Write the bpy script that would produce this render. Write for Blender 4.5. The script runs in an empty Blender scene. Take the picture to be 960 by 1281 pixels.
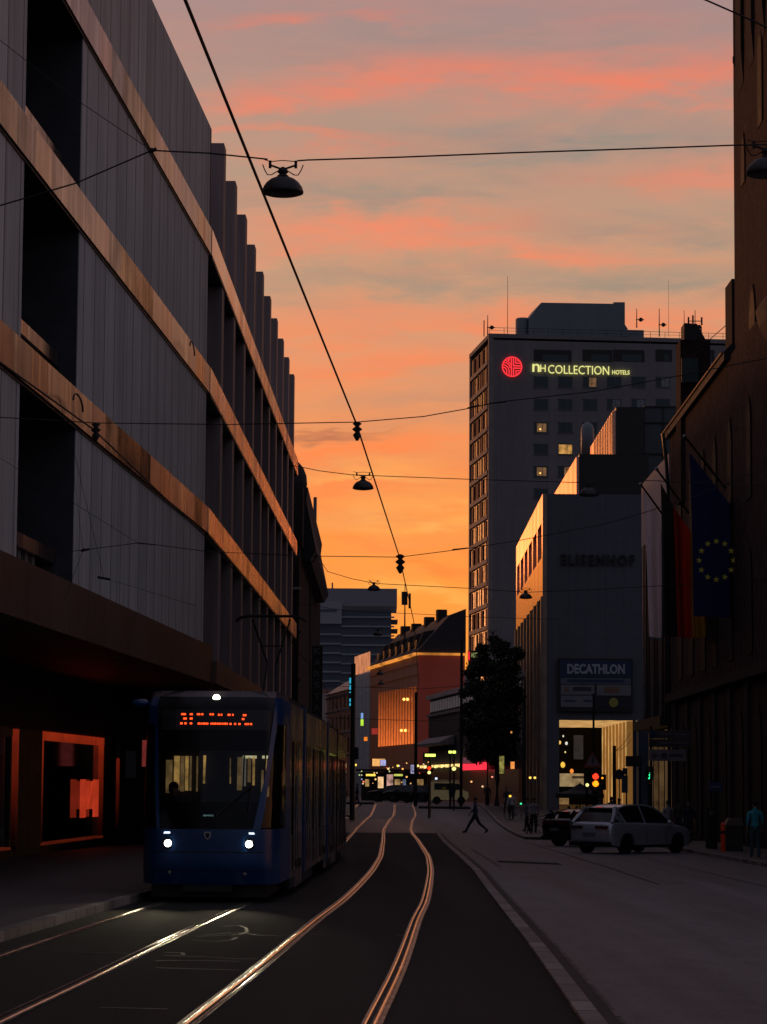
import bpy, math, random
import numpy as np
from mathutils import Matrix, Vector
random.seed(7)
R = math.radians
H = 1.8
scene = bpy.context.scene
COL = scene.collection
CAM_R = Matrix.Rotation(R(90 + 5.70), 3, 'X') @ Matrix.Rotation(R(0.4), 3, 'Z')

def ray(px, py):
    return CAM_R @ Vector(((px - 480) / 3400, -(py - 640.5) / 3400, -1))
def P(px, py, Y):
    d = ray(px, py); t = Y / d.y
    return Vector((d.x * t, Y, d.z * t + H))
def onplane(px, py, X0, m):
    d = ray(px, py); t = X0 / (d.x - m * d.y)
    return Vector((d.x * t, d.y * t, d.z * t))      # z measured from the camera height

# ------------------------------------------------------------------ terrain
_Y = [-60, 0, 20, 30, 40, 55, 80, 111, 133, 150, 168, 180, 200, 215, 240, 6000]
_D = [1.75, 1.78, 1.83, 1.85, 1.93, 2.04, 2.13, 2.28, 2.42, 2.36, 2.22, 1.97, 1.75, 1.65, 1.62, 1.62]
_g = np.arange(-60, 400, 0.5)
_d = np.interp(_g, _Y, _D)
_k = np.exp(-0.5 * (np.arange(-24, 25) * 0.5 / 3.0) ** 2); _k /= _k.sum()
_d = np.convolve(np.pad(_d, 24, 'edge'), _k, 'valid')
_TY = [-40, 20.7, 23, 25.4, 31.8, 40.5, 44, 54, 65, 80, 111, 133, 143, 168, 174, 188, 215]
_TX = [-2.6, -.78, -.68, -.567, -.374, -.149, .01, .246, .49, .69, .78, .80, .84, 1.23, 1.49, 1.60, 1.73]
_t = np.interp(_g, _TY, _TX)
_k2 = np.exp(-0.5 * (np.arange(-24, 25) * 0.5 / 2.6) ** 2); _k2 /= _k2.sum()
_t = np.convolve(np.pad(_t, 24, 'edge'), _k2, 'valid')
def sm(x, a, b):
    t = min(1, max(0, (x - a) / (b - a))); return t * t * (3 - 2 * t)
def drop(Y): return float(np.interp(Y, _g, _d))
def track(Y): return float(np.interp(Y, _g, _t))
def gz(X, Y):
    return H - drop(Y) - 0.16 * sm(X, 2.6, 8) * (1 - sm(Y, 150, 210))
def kerbX(Y): return float(np.interp(Y, [-40, 20.7, 31.8, 65, 105, 133], [.9, 1.55, 1.72, 2.2, 2.36, 2.66]))

# ------------------------------------------------------------------ mesh helpers
class F:
    def __init__(s, o, d=(0, 1)):
        s.o = Vector(o); v = Vector((d[0], d[1], 0)).normalized()
        s.uy = v; s.ux = Vector((v.y, -v.x, 0))
    def __call__(s, x, y, z): return s.o + s.ux * x + s.uy * y + Vector((0, 0, z))
class MB:
    def __init__(s): s.v = []; s.f = []
    def add(s, vs, fs):
        n = len(s.v); s.v += [Vector(v) for v in vs]; s.f += [tuple(i + n for i in f) for f in fs]; return s
    def box(s, x0, x1, y0, y1, z0, z1):
        return s.add([(x0,y0,z0),(x1,y0,z0),(x1,y1,z0),(x0,y1,z0),(x0,y0,z1),(x1,y0,z1),(x1,y1,z1),(x0,y1,z1)],
                     [(0,3,2,1),(4,5,6,7),(0,1,5,4),(1,2,6,5),(2,3,7,6),(3,0,4,7)])
    def quad(s, a, b, c, d): return s.add([a, b, c, d], [(0, 1, 2, 3)])
    def tube(s, pts, r, n=6, cap=True):
        pts = [Vector(p) for p in pts]; rs = r if isinstance(r, (list, tuple)) else [r] * len(pts)
        base = len(s.v); up = Vector((0, 0, 1))
        for i, p in enumerate(pts):
            d = (pts[min(i + 1, len(pts) - 1)] - pts[max(i - 1, 0)]).normalized()
            a = d.cross(up)
            if a.length < 1e-3: a = d.cross(Vector((0, 1, 0)))
            a.normalize(); b = d.cross(a)
            for k in range(n):
                t = 2 * math.pi * k / n
                s.v.append(p + a * (math.cos(t) * rs[i]) + b * (math.sin(t) * rs[i]))
        for i in range(len(pts) - 1):
            for k in range(n):
                k2 = (k + 1) % n
                s.f.append((base + i * n + k, base + i * n + k2, base + (i + 1) * n + k2, base + (i + 1) * n + k))
        if cap:
            s.f.append(tuple(base + k for k in range(n))[::-1])
            s.f.append(tuple(base + (len(pts) - 1) * n + k for k in range(n)))
        return s
    def lathe(s, prof, c=(0, 0, 0), n=16, axis='z'):
        base = len(s.v); c = Vector(c)
        for (r, h) in prof:
            for k in range(n):
                t = 2 * math.pi * k / n; a, b = r * math.cos(t), r * math.sin(t)
                s.v.append(c + (Vector((a, b, h)) if axis == 'z' else Vector((h, a, b)) if axis == 'x' else Vector((a, h, b))))
        for i in range(len(prof) - 1):
            for k in range(n):
                k2 = (k + 1) % n
                s.f.append((base + i*n + k, base + i*n + k2, base + (i+1)*n + k2, base + (i+1)*n + k))
        s.f.append(tuple(base + k for k in range(n))[::-1]); s.f.append(tuple(base + (len(prof)-1)*n + k for k in range(n)))
        return s
    def prism(s, poly, fn0, fn1):
        n = len(poly); a = [fn0(*p) for p in poly]; b = [fn1(*p) for p in poly]
        return s.add(a + b, [tuple(range(n))[::-1], tuple(range(n, 2 * n))] + [(i, (i + 1) % n, n + (i + 1) % n, n + i) for i in range(n)])
    def ball(s, c, r, n=10, m=6, sc=(1, 1, 1)):
        c = Vector(c); base = len(s.v)
        for j in range(m + 1):
            ph = math.pi * j / m
            for k in range(n):
                t = 2 * math.pi * k / n
                rr = max(math.sin(ph), .02)
                s.v.append(c + Vector((r * rr * math.cos(t) * sc[0], r * rr * math.sin(t) * sc[1], r * math.cos(ph) * sc[2])))
        for j in range(m):
            for k in range(n):
                k2 = (k + 1) % n
                s.f.append((base + j*n + k, base + (j+1)*n + k, base + (j+1)*n + k2, base + j*n + k2))
        return s
    def xf(s, fr):
        s.v = [fr(v.x, v.y, v.z) for v in s.v]; return s

OFF = {}
def base_of(vs):
    xs = [v.x for v in vs]; ys = [v.y for v in vs]; zs = [v.z for v in vs]
    return Vector(((min(xs) + max(xs)) / 2, (min(ys) + max(ys)) / 2, min(zs)))
def tag(o, label=None, cat=None, group=None, kind=None):
    if label: o['label'] = label
    if cat: o['category'] = cat
    if group: o['group'] = group
    if kind: o['kind'] = kind
    return o
def empty(name, loc, label, cat, group=None):
    o = bpy.data.objects.new(name, None); COL.objects.link(o); o.location = loc; o.empty_display_size = .2
    OFF[o.name] = Vector(loc)
    return tag(o, label, cat, group)
def obj(name, mb, m, parent=None, smooth=False, label=None, cat=None, group=None, kind=None):
    off = OFF[parent.name] if parent else base_of(mb.v)
    me = bpy.data.meshes.new(name)
    me.from_pydata([v - off for v in mb.v], [], mb.f)
    import bmesh
    bm = bmesh.new(); bm.from_mesh(me); bmesh.ops.recalc_face_normals(bm, faces=bm.faces); bm.to_mesh(me); bm.free()
    me.materials.append(m)
    if smooth:
        for p in me.polygons: p.use_smooth = True
    me.update()
    o = bpy.data.objects.new(name, me); COL.objects.link(o)
    if parent: o.parent = parent
    else: o.location = off
    OFF[o.name] = off
    return tag(o, label, cat, group, kind)
def dup(o, loc=None, rz=None, label=None, parent=None):
    c = o.copy(); COL.objects.link(c)
    if parent: c.parent = parent
    if loc is not None: c.location = loc
    if rz is not None: c.rotation_euler = (0, 0, rz)
    if label: c['label'] = label
    for ch in list(o.children): dup(ch, parent=c)
    return c
_textcache = {}
def text_mb(txt, fn, w, h, depth=.0, bold=0.0, spacing=1.0):
    """text fitted to a w x h rectangle; fn(x, z, d) gives the point"""
    cu = bpy.data.curves.new('lettering', 'FONT'); cu.body = txt; cu.size = 1; cu.extrude = .05; cu.offset = bold; cu.resolution_u = 3; cu.space_character = spacing
    to = bpy.data.objects.new('lettering', cu); COL.objects.link(to)
    dg = bpy.context.evaluated_depsgraph_get(); dg.update()
    me = bpy.data.meshes.new_from_object(to.evaluated_get(dg))
    vs = [v.co.copy() for v in me.vertices]; fs = [tuple(p.vertices) for p in me.polygons]
    bpy.data.objects.remove(to); bpy.data.meshes.remove(me); bpy.data.curves.remove(cu)
    x0 = min(v.x for v in vs); x1 = max(v.x for v in vs); y0 = min(v.y for v in vs); y1 = max(v.y for v in vs)
    mb = MB()
    mb.add([fn((v.x - x0) / (x1 - x0) * w, (v.y - y0) / (y1 - y0) * h, depth * (1 if v.z > 0 else 0)) for v in vs], fs)
    return mb

# ------------------------------------------------------------------ materials
def nodes(name):
    m = bpy.data.materials.new(name); m.use_nodes = True; nt = m.node_tree
    b = nt.nodes['Principled BSDF']; return m, nt, b
def N(nt, t, **k):
    n = nt.nodes.new(t)
    for a, b in k.items(): setattr(n, a, b)
    return n
def math_(nt, op, a, b=None, c=None):
    n = nt.nodes.new('ShaderNodeMath'); n.operation = op
    for i, x in enumerate((a, b, c)):
        if x is None: continue
        if isinstance(x, (int, float)): n.inputs[i].default_value = x
        else: nt.links.new(x, n.inputs[i])
    return n.outputs[0]
def mixc(nt, fac, a, b, bt='MIX'):
    n = nt.nodes.new('ShaderNodeMix'); n.data_type = 'RGBA'; n.blend_type = bt
    for i, x in ((0, fac), (6, a), (7, b)):
        if isinstance(x, (int, float)): n.inputs[i].default_value = x
        elif isinstance(x, tuple): n.inputs[i].default_value = x if len(x) == 4 else (*x, 1)
        else: nt.links.new(x, n.inputs[i])
    return n.outputs[2]
def noise(nt, scale, stretch=(1, 1, 1), detail=4, rough=.55):
    g = N(nt, 'ShaderNodeNewGeometry'); mp = N(nt, 'ShaderNodeMapping'); mp.inputs['Scale'].default_value = stretch
    nt.links.new(g.outputs['Position'], mp.inputs['Vector'])
    n = N(nt, 'ShaderNodeTexNoise'); n.inputs['Scale'].default_value = scale; n.inputs['Detail'].default_value = detail
    n.inputs['Roughness'].default_value = rough
    nt.links.new(mp.outputs[0], n.inputs['Vector']); return n.outputs['Fac']
def mr(nt, x, a, b, c, d):
    n = N(nt, 'ShaderNodeMapRange'); nt.links.new(x, n.inputs[0])
    for i, v in enumerate((a, b, c, d)): n.inputs[i + 1].default_value = v
    return n.outputs[0]
def mat(name, col, rough=.6, metal=0, var=.25, scale=2.0, bump=0, stretch=(1, 1, 1), emis=None, es=0, spec=.5):
    m, nt, b = nodes(name)
    f = noise(nt, scale, stretch)
    f = mr(nt, f, .3, .7, 0, 1)
    c = mixc(nt, f, tuple(x * (1 - var) for x in col), tuple(min(1, x * (1 + var)) for x in col))
    nt.links.new(c, b.inputs['Base Color'])
    nt.links.new(mr(nt, f, 0, 1, max(.03, rough - .06), min(1, rough + .06)), b.inputs['Roughness'])
    b.inputs['Metallic'].default_value = metal; b.inputs['Specular IOR Level'].default_value = spec
    if emis: b.inputs['Emission Color'].default_value = (*emis, 1); b.inputs['Emission Strength'].default_value = es
    if bump:
        bp = N(nt, 'ShaderNodeBump'); bp.inputs['Strength'].default_value = bump; bp.inputs['Distance'].default_value = .02
        f2 = noise(nt, scale * 8, stretch)
        nt.links.new(f2, bp.inputs['Height']); nt.links.new(bp.outputs[0], b.inputs['Normal'])
    return m
def emat(name, col, es=1.0, var=.25, scale=3):
    m, nt, b = nodes(name); b.inputs['Base Color'].default_value = (*[x * .3 for x in col], 1)
    f = mr(nt, noise(nt, scale), .3, .7, es * (1 - var), es * (1 + var))
    b.inputs['Emission Color'].default_value = (*col, 1); nt.links.new(f, b.inputs['Emission Strength'])
    return m
def fract_line(nt, axis, period, width, phase=0):
    g = N(nt, 'ShaderNodeNewGeometry'); s = N(nt, 'ShaderNodeSeparateXYZ'); nt.links.new(g.outputs['Position'], s.inputs[0])
    v = math_(nt, 'DIVIDE', math_(nt, 'ADD', s.outputs[axis], phase + 5000 * period), period)
    fr = math_(nt, 'FRACT', v); return math_(nt, 'LESS_THAN', fr, width), math_(nt, 'FLOOR', v)
def wn(nt, a):
    w = N(nt, 'ShaderNodeTexWhiteNoise'); w.noise_dimensions = '1D'; nt.links.new(a, w.inputs['W']); return w.outputs['Value']

def panel_mat(name, col, period, rough=.8, metal=0, pvar=.15, streak=.25, axis=1, jw=.03, jd=.45, bump=.15, zper=None, spec=.5, tilt=0):
    """cladding with joints every `period` metres, per-panel tone and weather streaks"""
    m, nt, b = nodes(name)
    ln, idx = fract_line(nt, axis, period, jw)
    r = wn(nt, idx)
    st = noise(nt, 1.2, (3, 3, .12), 5, .6)
    blot = noise(nt, .35, (1, 1, 1), 5, .6)
    k = math_(nt, 'ADD', mr(nt, r, 0, 1, 1 - pvar, 1 + pvar), mr(nt, st, .3, .7, -streak, streak))
    k = math_(nt, 'ADD', k, mr(nt, blot, .3, .7, -streak * .6, streak * .6))
    c = mixc(nt, 1.0, col, k, 'MULTIPLY')
    kk = N(nt, 'ShaderNodeCombineColor')
    for i in range(3): nt.links.new(k, kk.inputs[i])
    c = mixc(nt, 1.0, col, kk.outputs[0], 'MULTIPLY')
    c = mixc(nt, ln, c, tuple(x * (1 - jd) for x in col))
    if zper:
        lz, _ = fract_line(nt, 2, zper, .02)
        c = mixc(nt, lz, c, tuple(x * (1 - jd) for x in col))
    nt.links.new(c, b.inputs['Base Color'])
    b.inputs['Metallic'].default_value = metal; b.inputs['Specular IOR Level'].default_value = spec
    nt.links.new(math_(nt, 'ADD', mr(nt, st, .3, .7, rough - .07, rough + .07), mr(nt, r, 0, 1, -.04, .04)), b.inputs['Roughness'])
    bp = N(nt, 'ShaderNodeBump'); bp.inputs['Strength'].default_value = bump; bp.inputs['Distance'].default_value = .03
    nt.links.new(math_(nt, 'ADD', noise(nt, 1.5, (1, 1, 1)), math_(nt, 'MULTIPLY', r, .5)), bp.inputs['Height']); nt.links.new(bp.outputs[0], b.inputs['Normal'])
    if tilt:
        g2 = N(nt, 'ShaderNodeNewGeometry'); cx_ = N(nt, 'ShaderNodeCombineXYZ')
        r2 = wn(nt, math_(nt, 'ADD', idx, 37.3)); wob = noise(nt, .9, (1, 1, 1), 3)
        nt.links.new(math_(nt, 'ADD', math_(nt, 'MULTIPLY', math_(nt, 'SUBTRACT', r, .5), tilt), math_(nt, 'MULTIPLY', math_(nt, 'SUBTRACT', wob, .5), tilt * .8)), cx_.inputs[1])
        nt.links.new(math_(nt, 'MULTIPLY', math_(nt, 'SUBTRACT', r2, .5), tilt), cx_.inputs[2])
        va = N(nt, 'ShaderNodeVectorMath'); nt.links.new(g2.outputs['Normal'], va.inputs[0]); nt.links.new(cx_.outputs[0], va.inputs[1])
        vn_ = N(nt, 'ShaderNodeVectorMath'); vn_.operation = 'NORMALIZE'; nt.links.new(va.outputs[0], vn_.inputs[0])
        nt.links.new(vn_.outputs[0], bp.inputs['Normal'])
    return m
def brick_mat(name, c1, c2, mortar, sc=4.0, wall_axis='y', lit=False):
    m, nt, b = nodes(name)
    g = N(nt, 'ShaderNodeNewGeometry'); s = N(nt, 'ShaderNodeSeparateXYZ'); nt.links.new(g.outputs['Position'], s.inputs[0])
    cb = N(nt, 'ShaderNodeCombineXYZ'); nt.links.new(math_(nt, 'ADD', s.outputs[0], s.outputs[1]), cb.inputs[0]); nt.links.new(s.outputs[2], cb.inputs[1])
    br = N(nt, 'ShaderNodeTexBrick'); nt.links.new(cb.outputs[0], br.inputs['Vector'])
    br.inputs['Scale'].default_value = sc; br.inputs['Color1'].default_value = (*c1, 1); br.inputs['Color2'].default_value = (*c2, 1); br.inputs['Mortar'].default_value = (*mortar, 1)
    br.inputs['Mortar Size'].default_value = .02; br.inputs['Row Height'].default_value = .3; br.inputs['Brick Width'].default_value = 1.0
    n = mr(nt, noise(nt, 1.4, detail=8, rough=.75), .35, .75, .45, 1.5)
    kk = N(nt, 'ShaderNodeCombineColor')
    for i in range(3): nt.links.new(n, kk.inputs[i])
    c = mixc(nt, 1.0, br.outputs[0], kk.outputs[0], 'MULTIPLY')
    sp = math_(nt, 'GREATER_THAN', noise(nt, 5, (1, 1, .6), 3, .7), .66)
    c = mixc(nt, math_(nt, 'MULTIPLY', sp, .45), c, (.30, .22, .19))
    nt.links.new(c, b.inputs['Base Color']); b.inputs['Roughness'].default_value = .95; b.inputs['Specular IOR Level'].default_value = .06
    return m

M = {}
M['concrete'] = panel_mat('concrete_cladding', (.60, .56, .53), 1.52, .85, pvar=.13, streak=.2, jw=.07, jd=.6)
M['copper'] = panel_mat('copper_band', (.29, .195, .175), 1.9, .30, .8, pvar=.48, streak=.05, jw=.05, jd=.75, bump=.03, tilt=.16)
M['copperfar'] = panel_mat('copper_band_skylit', (.66, .42, .32), 1.35, .24, .85, pvar=.30, streak=.25, jw=.05, jd=.6, bump=.5, tilt=.12)  # paler copy of the copper, sky sheen of the far bands put into colour
M['fascia'] = panel_mat('brown_fascia', (.13, .07, .055), 2.4, .55, .3, jd=.4)
M['darkconc'] = mat('dark_concrete', (.05, .046, .05), .8, bump=.1)
M['fin'] = mat('fin_cladding', (.29, .215, .21), .7, 0, .2, 1.2, stretch=(3, 3, .2))
M['glassdark'] = mat('dark_window_glass', (.008, .009, .012), .12, 0, .2, .8)
M['glassteal'] = mat('teal_window_glass', (.016, .036, .046), .15, 0, .2, .8)
M['reveal'] = mat('shaded_reveal', (.055, .057, .068), .7)  # recess shade put into the colour
M['sideglass'] = mat('side_window_glass', (.014, .010, .011), .45, spec=.14)
M['dullglass'] = mat('dull_dark_pane', (.012, .011, .013), .75, spec=.1)
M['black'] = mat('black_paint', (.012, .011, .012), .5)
M['wire'] = mat('wire_steel', (.012, .009, .010), .7, .0)
M['metal'] = mat('galvanised_metal', (.18, .18, .19), .4, .7)
M['metaldk'] = mat('dark_metal', (.03, .03, .034), .45, .5)
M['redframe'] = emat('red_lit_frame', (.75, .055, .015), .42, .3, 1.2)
M['redframe2'] = emat('dim_red_lit_frame', (.75, .08, .03), .07, .5, 1.0)  # red light on the sills put in as a dim glow
M['redlogo'] = emat('red_shop_logo', (.9, .07, .025), .40, .25, 2)
M['redwall'] = mat('red_brown_wall', (.12, .045, .03), .7, 0, .3, .8)
M['shopback'] = mat('shop_backdrop', (.05, .04, .035), .8, 0, .5, .6, emis=(.25, .25, .28), es=.02)  # slight own glow lifts the backdrop
M['shopshape'] = mat('shop_display', (.10, .075, .05), .8, 0, .5, .5, emis=(.5, .33, .18), es=.13)  # shapes glow faintly in place of light falling on them
M['shopback2'] = mat('shop_display_dim', (.03, .03, .035), .8, 0, .5, .5, emis=(.2, .2, .26), es=.07)  # dimmer displays, brightness set by an added glow
M['shopglass'] = None
M['nhwall'] = panel_mat('hotel_render', (.20, .185, .188), 6.2, .85, pvar=.05, streak=.12, axis=0, jw=.01, jd=.12, zper=3.0)
M['nhside'] = mat('hotel_side_frame', (.24, .20, .19), .8, 0, .12, 1)
M['nhblind'] = mat('hotel_blinds', (.28, .13, .09), .8, 0, .5, .6, stretch=(1, 1, .2), spec=.05)
M['nhroof'] = mat('hotel_plant_room', (.17, .19, .215), .5, .3, .15, .3, stretch=(1, 1, .3))
M['elis'] = panel_mat('grey_stone_slabs', (.090, .095, .113), 2.6, .8, pvar=.05, streak=.14, axis=0, jw=.015, jd=.25, zper=1.7)
M['elisside'] = panel_mat('anodised_cladding', (.80, .42, .32), 2.5, .26, .9, pvar=.08, streak=.08, axis=1, jw=.02, jd=.4, bump=.04)
M['bronze'] = mat('bronze_fins', (.30, .22, .18), .35, .6, .2, 1)
M['passage'] = mat('lit_passage_wall', (.42, .26, .11), .7, 0, .35, .9, emis=(.95, .42, .09), es=.15)  # lamplight on the passage walls put in as their own glow
M['passceil'] = emat('passage_ceiling_light', (1.0, .56, .19), .50, .6, 1.1)
M['white'] = mat('white_paint', (.7, .68, .68), .6, 0, .1)
M['signwhite'] = mat('sign_white', (.16, .16, .18), .5, 0, .1)
M['signblue'] = mat('sign_blue', (.012, .025, .075), .5, 0, .1)
M['signtext'] = mat('sign_lettering', (.34, .36, .42), .5, 0, .1)
M['signdark'] = mat('sign_dark_lettering', (.03, .03, .035), .5, 0, .1)
M['olive'] = mat('sign_yellow', (.30, .28, .04), .5, 0, .1)
M['ochre'] = mat('sign_brown', (.16, .09, .05), .5, 0, .1)
M['brick'] = brick_mat('old_brick', (.062, .033, .033), (.036, .022, .024), (.06, .046, .044))
M['stone'] = mat('dark_stone', (.045, .036, .034), .95, bump=.3, spec=.08)
M['rooftile'] = mat('roof_tiles', (.032, .026, .03), .85, 0, .3, 2, bump=.3, stretch=(1, 1, 3))
M['palewall'] = mat('pale_render', (.34, .30, .31), .8, 0, .12, .5)
M['annexglass'] = mat('blue_curtain_glass', (.025, .04, .06), .15, 0, .3, .4)
M['tramblue'] = mat('tram_blue_paint', (.004, .044, .155), .30, .1, .1, .6, spec=.7)
M['tramblack'] = mat('tram_black_glazing', (.005, .005, .007), .14, 0, .2, .6, spec=.2)
M['tramgrey'] = mat('tram_underframe', (.02, .02, .022), .6)
M['tramside'] = panel_mat('tram_side_silver', (.15, .115, .125), 1.3, .26, .3, pvar=.08, streak=.12, axis=1, jw=.03, jd=.7, bump=.08)
M['headlamp'] = emat('headlamp_lens', (1, .98, .86), 14, .05)
M['toplamp'] = emat('top_lamp_lens', (1, .95, .68), 5, .05)
M['led'] = emat('led_orange_red', (1.0, .07, .012), 2.4, .2, 30)
M['tramwarm'] = emat('saloon_light_warm', (.75, .45, .13), .38, .8, 5)
M['trampale'] = emat('saloon_light_pale', (.75, .72, .42), .8, .3, 6)
M['tramint'] = mat('saloon_wall', (.25, .2, .15), .7, emis=(.5, .32, .14), es=.05)
M['skin'] = mat('skin_tone', (.30, .17, .12), .6, 0, .1)
M['hair'] = mat('dark_hair', (.012, .009, .008), .7, 0, .2)
M['rubber'] = mat('tyre_rubber', (.012, .012, .013), .8)
M['leaf'] = None
M['bark'] = mat('bark', (.04, .03, .022), .9, bump=.5)
M['orangelit'] = emat('orange_light_strings', (1.0, .30, .07), .55, .7, .9)
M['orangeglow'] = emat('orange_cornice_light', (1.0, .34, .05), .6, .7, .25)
M['glowspot'] = emat('spot_lamp', (1.0, .48, .10), 2.4, .1)
M['rail'] = mat('rail_steel', (.80, .60, .44), .22, 1.0, .15, 3)
M['groove'] = mat('rail_groove', (.01, .009, .009), .8)
def rail_edge():
    m, nt, b = nodes('rail_edge_mortar')
    f = noise(nt, 26, (1, .5, 1), 3); g = noise(nt, 9, (1, .35, 1), 3)
    c = mixc(nt, mr(nt, math_(nt, 'MULTIPLY', f, g), .22, .36, 0, 1), (.008, .007, .007), (.30, .21, .18))
    nt.links.new(c, b.inputs['Base Color']); b.inputs['Roughness'].default_value = .36; b.inputs['Metallic'].default_value = .25
    bp = N(nt, 'ShaderNodeBump'); bp.inputs['Strength'].default_value = .9; bp.inputs['Distance'].default_value = .02
    nt.links.new(f, bp.inputs['Height']); nt.links.new(bp.outputs[0], b.inputs['Normal']); return m
M['railedge'] = rail_edge()
def asphalt(name, c, rough, patch, bump=.35, wear=None):
    m, nt, b = nodes(name)
    fine = noise(nt, 40, (1, 1, 1), 2, .7); big = noise(nt, .75, (1, .035, 1), 5, .6); mid = noise(nt, 2.2, (1, .4, 1), 4)
    k = math_(nt, 'ADD', mr(nt, big, .3, .7, 1 - patch, 1 + patch), mr(nt, fine, .3, .7, -.4, .45))
    k = math_(nt, 'ADD', k, mr(nt, mid, .3, .7, -.12, .12))
    kk = N(nt, 'ShaderNodeCombineColor')
    for i in range(3): nt.links.new(k, kk.inputs[i])
    cc = mixc(nt, 1.0, c, kk.outputs[0], 'MULTIPLY')
    nt.links.new(cc, b.inputs['Base Color'])
    nt.links.new(mr(nt, big, .3, .7, rough - .08, rough + .08), b.inputs['Roughness'])
    b.inputs['Specular IOR Level'].default_value = .24
    bp = N(nt, 'ShaderNodeBump'); bp.inputs['Strength'].default_value = bump; bp.inputs['Distance'].default_value = .01
    nt.links.new(math_(nt, 'ADD', fine, mid), bp.inputs['Height']); nt.links.new(bp.outputs[0], b.inputs['Normal'])
    return m
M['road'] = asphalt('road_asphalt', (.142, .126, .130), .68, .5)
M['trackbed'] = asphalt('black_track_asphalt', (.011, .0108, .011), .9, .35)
M['patch'] = asphalt('newer_asphalt_patch', (.092, .080, .081), .85, .3)
M['patch2'] = asphalt('track_patch', (.022, .020, .020), .85, .3)
M['crossing'] = asphalt('crossing_asphalt', (.12, .085, .08), .6, .2)
M['pave'] = asphalt('pavement_slabs', (.075, .062, .06), .6, .3)
M['kerb'] = panel_mat('granite_kerb', (.20, .165, .155), 1.0, .75, pvar=.45, streak=.3, jw=.06, jd=.75)
M['kerbdim'] = panel_mat('worn_edge_line', (.10, .085, .082), .7, .8, pvar=.5, streak=.4, jw=.2, jd=.7)
M['paint'] = mat('road_paint', (.17, .155, .155), .8, 0, .6, 6, spec=.1)
M['seal'] = mat('crack_filler', (.036, .031, .024), .6, .0, .6, 9)

def glass_mat(name, tint, amt):
    m = bpy.data.materials.new(name); m.use_nodes = True; nt = m.node_tree; nt.nodes.clear()
    o = N(nt, 'ShaderNodeOutputMaterial'); t = N(nt, 'ShaderNodeBsdfTransparent'); t.inputs[0].default_value = (*tint, 1)
    g = N(nt, 'ShaderNodeBsdfGlossy'); g.inputs['Roughness'].default_value = .06; g.inputs[0].default_value = (.8, .85, .95, 1)
    fr = N(nt, 'ShaderNodeFresnel'); fr.inputs[0].default_value = 1.5
    f = math_(nt, 'ADD', math_(nt, 'MULTIPLY', fr.outputs[0], amt), math_(nt, 'MULTIPLY', noise(nt, 1.0), .01))
    mx = N(nt, 'ShaderNodeMixShader'); nt.links.new(f, mx.inputs[0]); nt.links.new(t.outputs[0], mx.inputs[1]); nt.links.new(g.outputs[0], mx.inputs[2])
    nt.links.new(mx.outputs[0], o.inputs[0]); return m
M['shopglass'] = glass_mat('shop_window_glass', (.75, .72, .7), 1.0)
M['windscreen'] = glass_mat('tinted_windscreen', (.66, .66, .64), .55)
def leafmat():
    m, nt, b = nodes('foliage')
    oi = N(nt, 'ShaderNodeNewGeometry')
    c = mixc(nt, oi.outputs['Random Per Island'], (.014, .022, .010), (.05, .065, .025))
    nt.links.new(c, b.inputs['Base Color']); b.inputs['Roughness'].default_value = .6
    f = noise(nt, .8); nt.links.new(mr(nt, f, 0, 1, .5, .7), b.inputs['Roughness'])
    return m
M['leaf'] = leafmat()
def cloth(name, c): return mat(name, c, .85, 0, .15, 6)
def flagcloth(name, c):
    m, nt, b = nodes(name); f = noise(nt, 6)
    cc = mixc(nt, f, tuple(x * .8 for x in c), c); nt.links.new(cc, b.inputs['Base Color']); b.inputs['Roughness'].default_value = .9
    t = N(nt, 'ShaderNodeBsdfTranslucent'); nt.links.new(cc, t.inputs[0]); mx = N(nt, 'ShaderNodeMixShader'); mx.inputs[0].default_value = .4
    nt.links.new(b.outputs[0], mx.inputs[1]); nt.links.new(t.outputs[0], mx.inputs[2]); nt.links.new(mx.outputs[0], nt.nodes['Material Output'].inputs[0]); return m
def carpaint(name, c): return mat(name, c, .22, .35, .05, 1, spec=.8)

# ------------------------------------------------------------------ world
w = bpy.data.worlds.new('World'); scene.world = w; w.use_nodes = True
nt = w.node_tree; nt.nodes.clear()
wo = N(nt, 'ShaderNodeOutputWorld'); bg = N(nt, 'ShaderNodeBackground'); nt.links.new(bg.outputs[0], wo.inputs[0])
tc = N(nt, 'ShaderNodeTexCoord'); sp = N(nt, 'ShaderNodeSeparateXYZ'); nt.links.new(tc.outputs['Generated'], sp.inputs[0])
dx, dy, dz = sp.outputs
def wnoise(sx, sy, sz, scale, detail, rough=.55, dist=0, off=(0, 0, 0), rot=0):
    mp = N(nt, 'ShaderNodeMapping'); mp.inputs['Scale'].default_value = (sx, sy, sz); mp.inputs['Location'].default_value = off
    mp.inputs['Rotation'].default_value = (0, rot, 0)
    nt.links.new(tc.outputs['Generated'], mp.inputs[0])
    n = N(nt, 'ShaderNodeTexNoise'); n.inputs['Scale'].default_value = scale; n.inputs['Detail'].default_value = detail
    n.inputs['Roughness'].default_value = rough; n.inputs['Distortion'].default_value = dist
    nt.links.new(mp.outputs[0], n.inputs['Vector']); return n.outputs['Fac']
warp = wnoise(3, 1, 9, 1.0, 2, off=(3, 1, 2))
elev = math_(nt, 'ADD', dz, math_(nt, 'MULTIPLY', math_(nt, 'SUBTRACT', warp, .5), .03))
def srgb(r, g, b):
    f = lambda x: (x / 255 / 12.92) if x / 255 < .04045 else ((x / 255 + .055) / 1.055) ** 2.4
    return (f(r), f(g), f(b))
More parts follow.
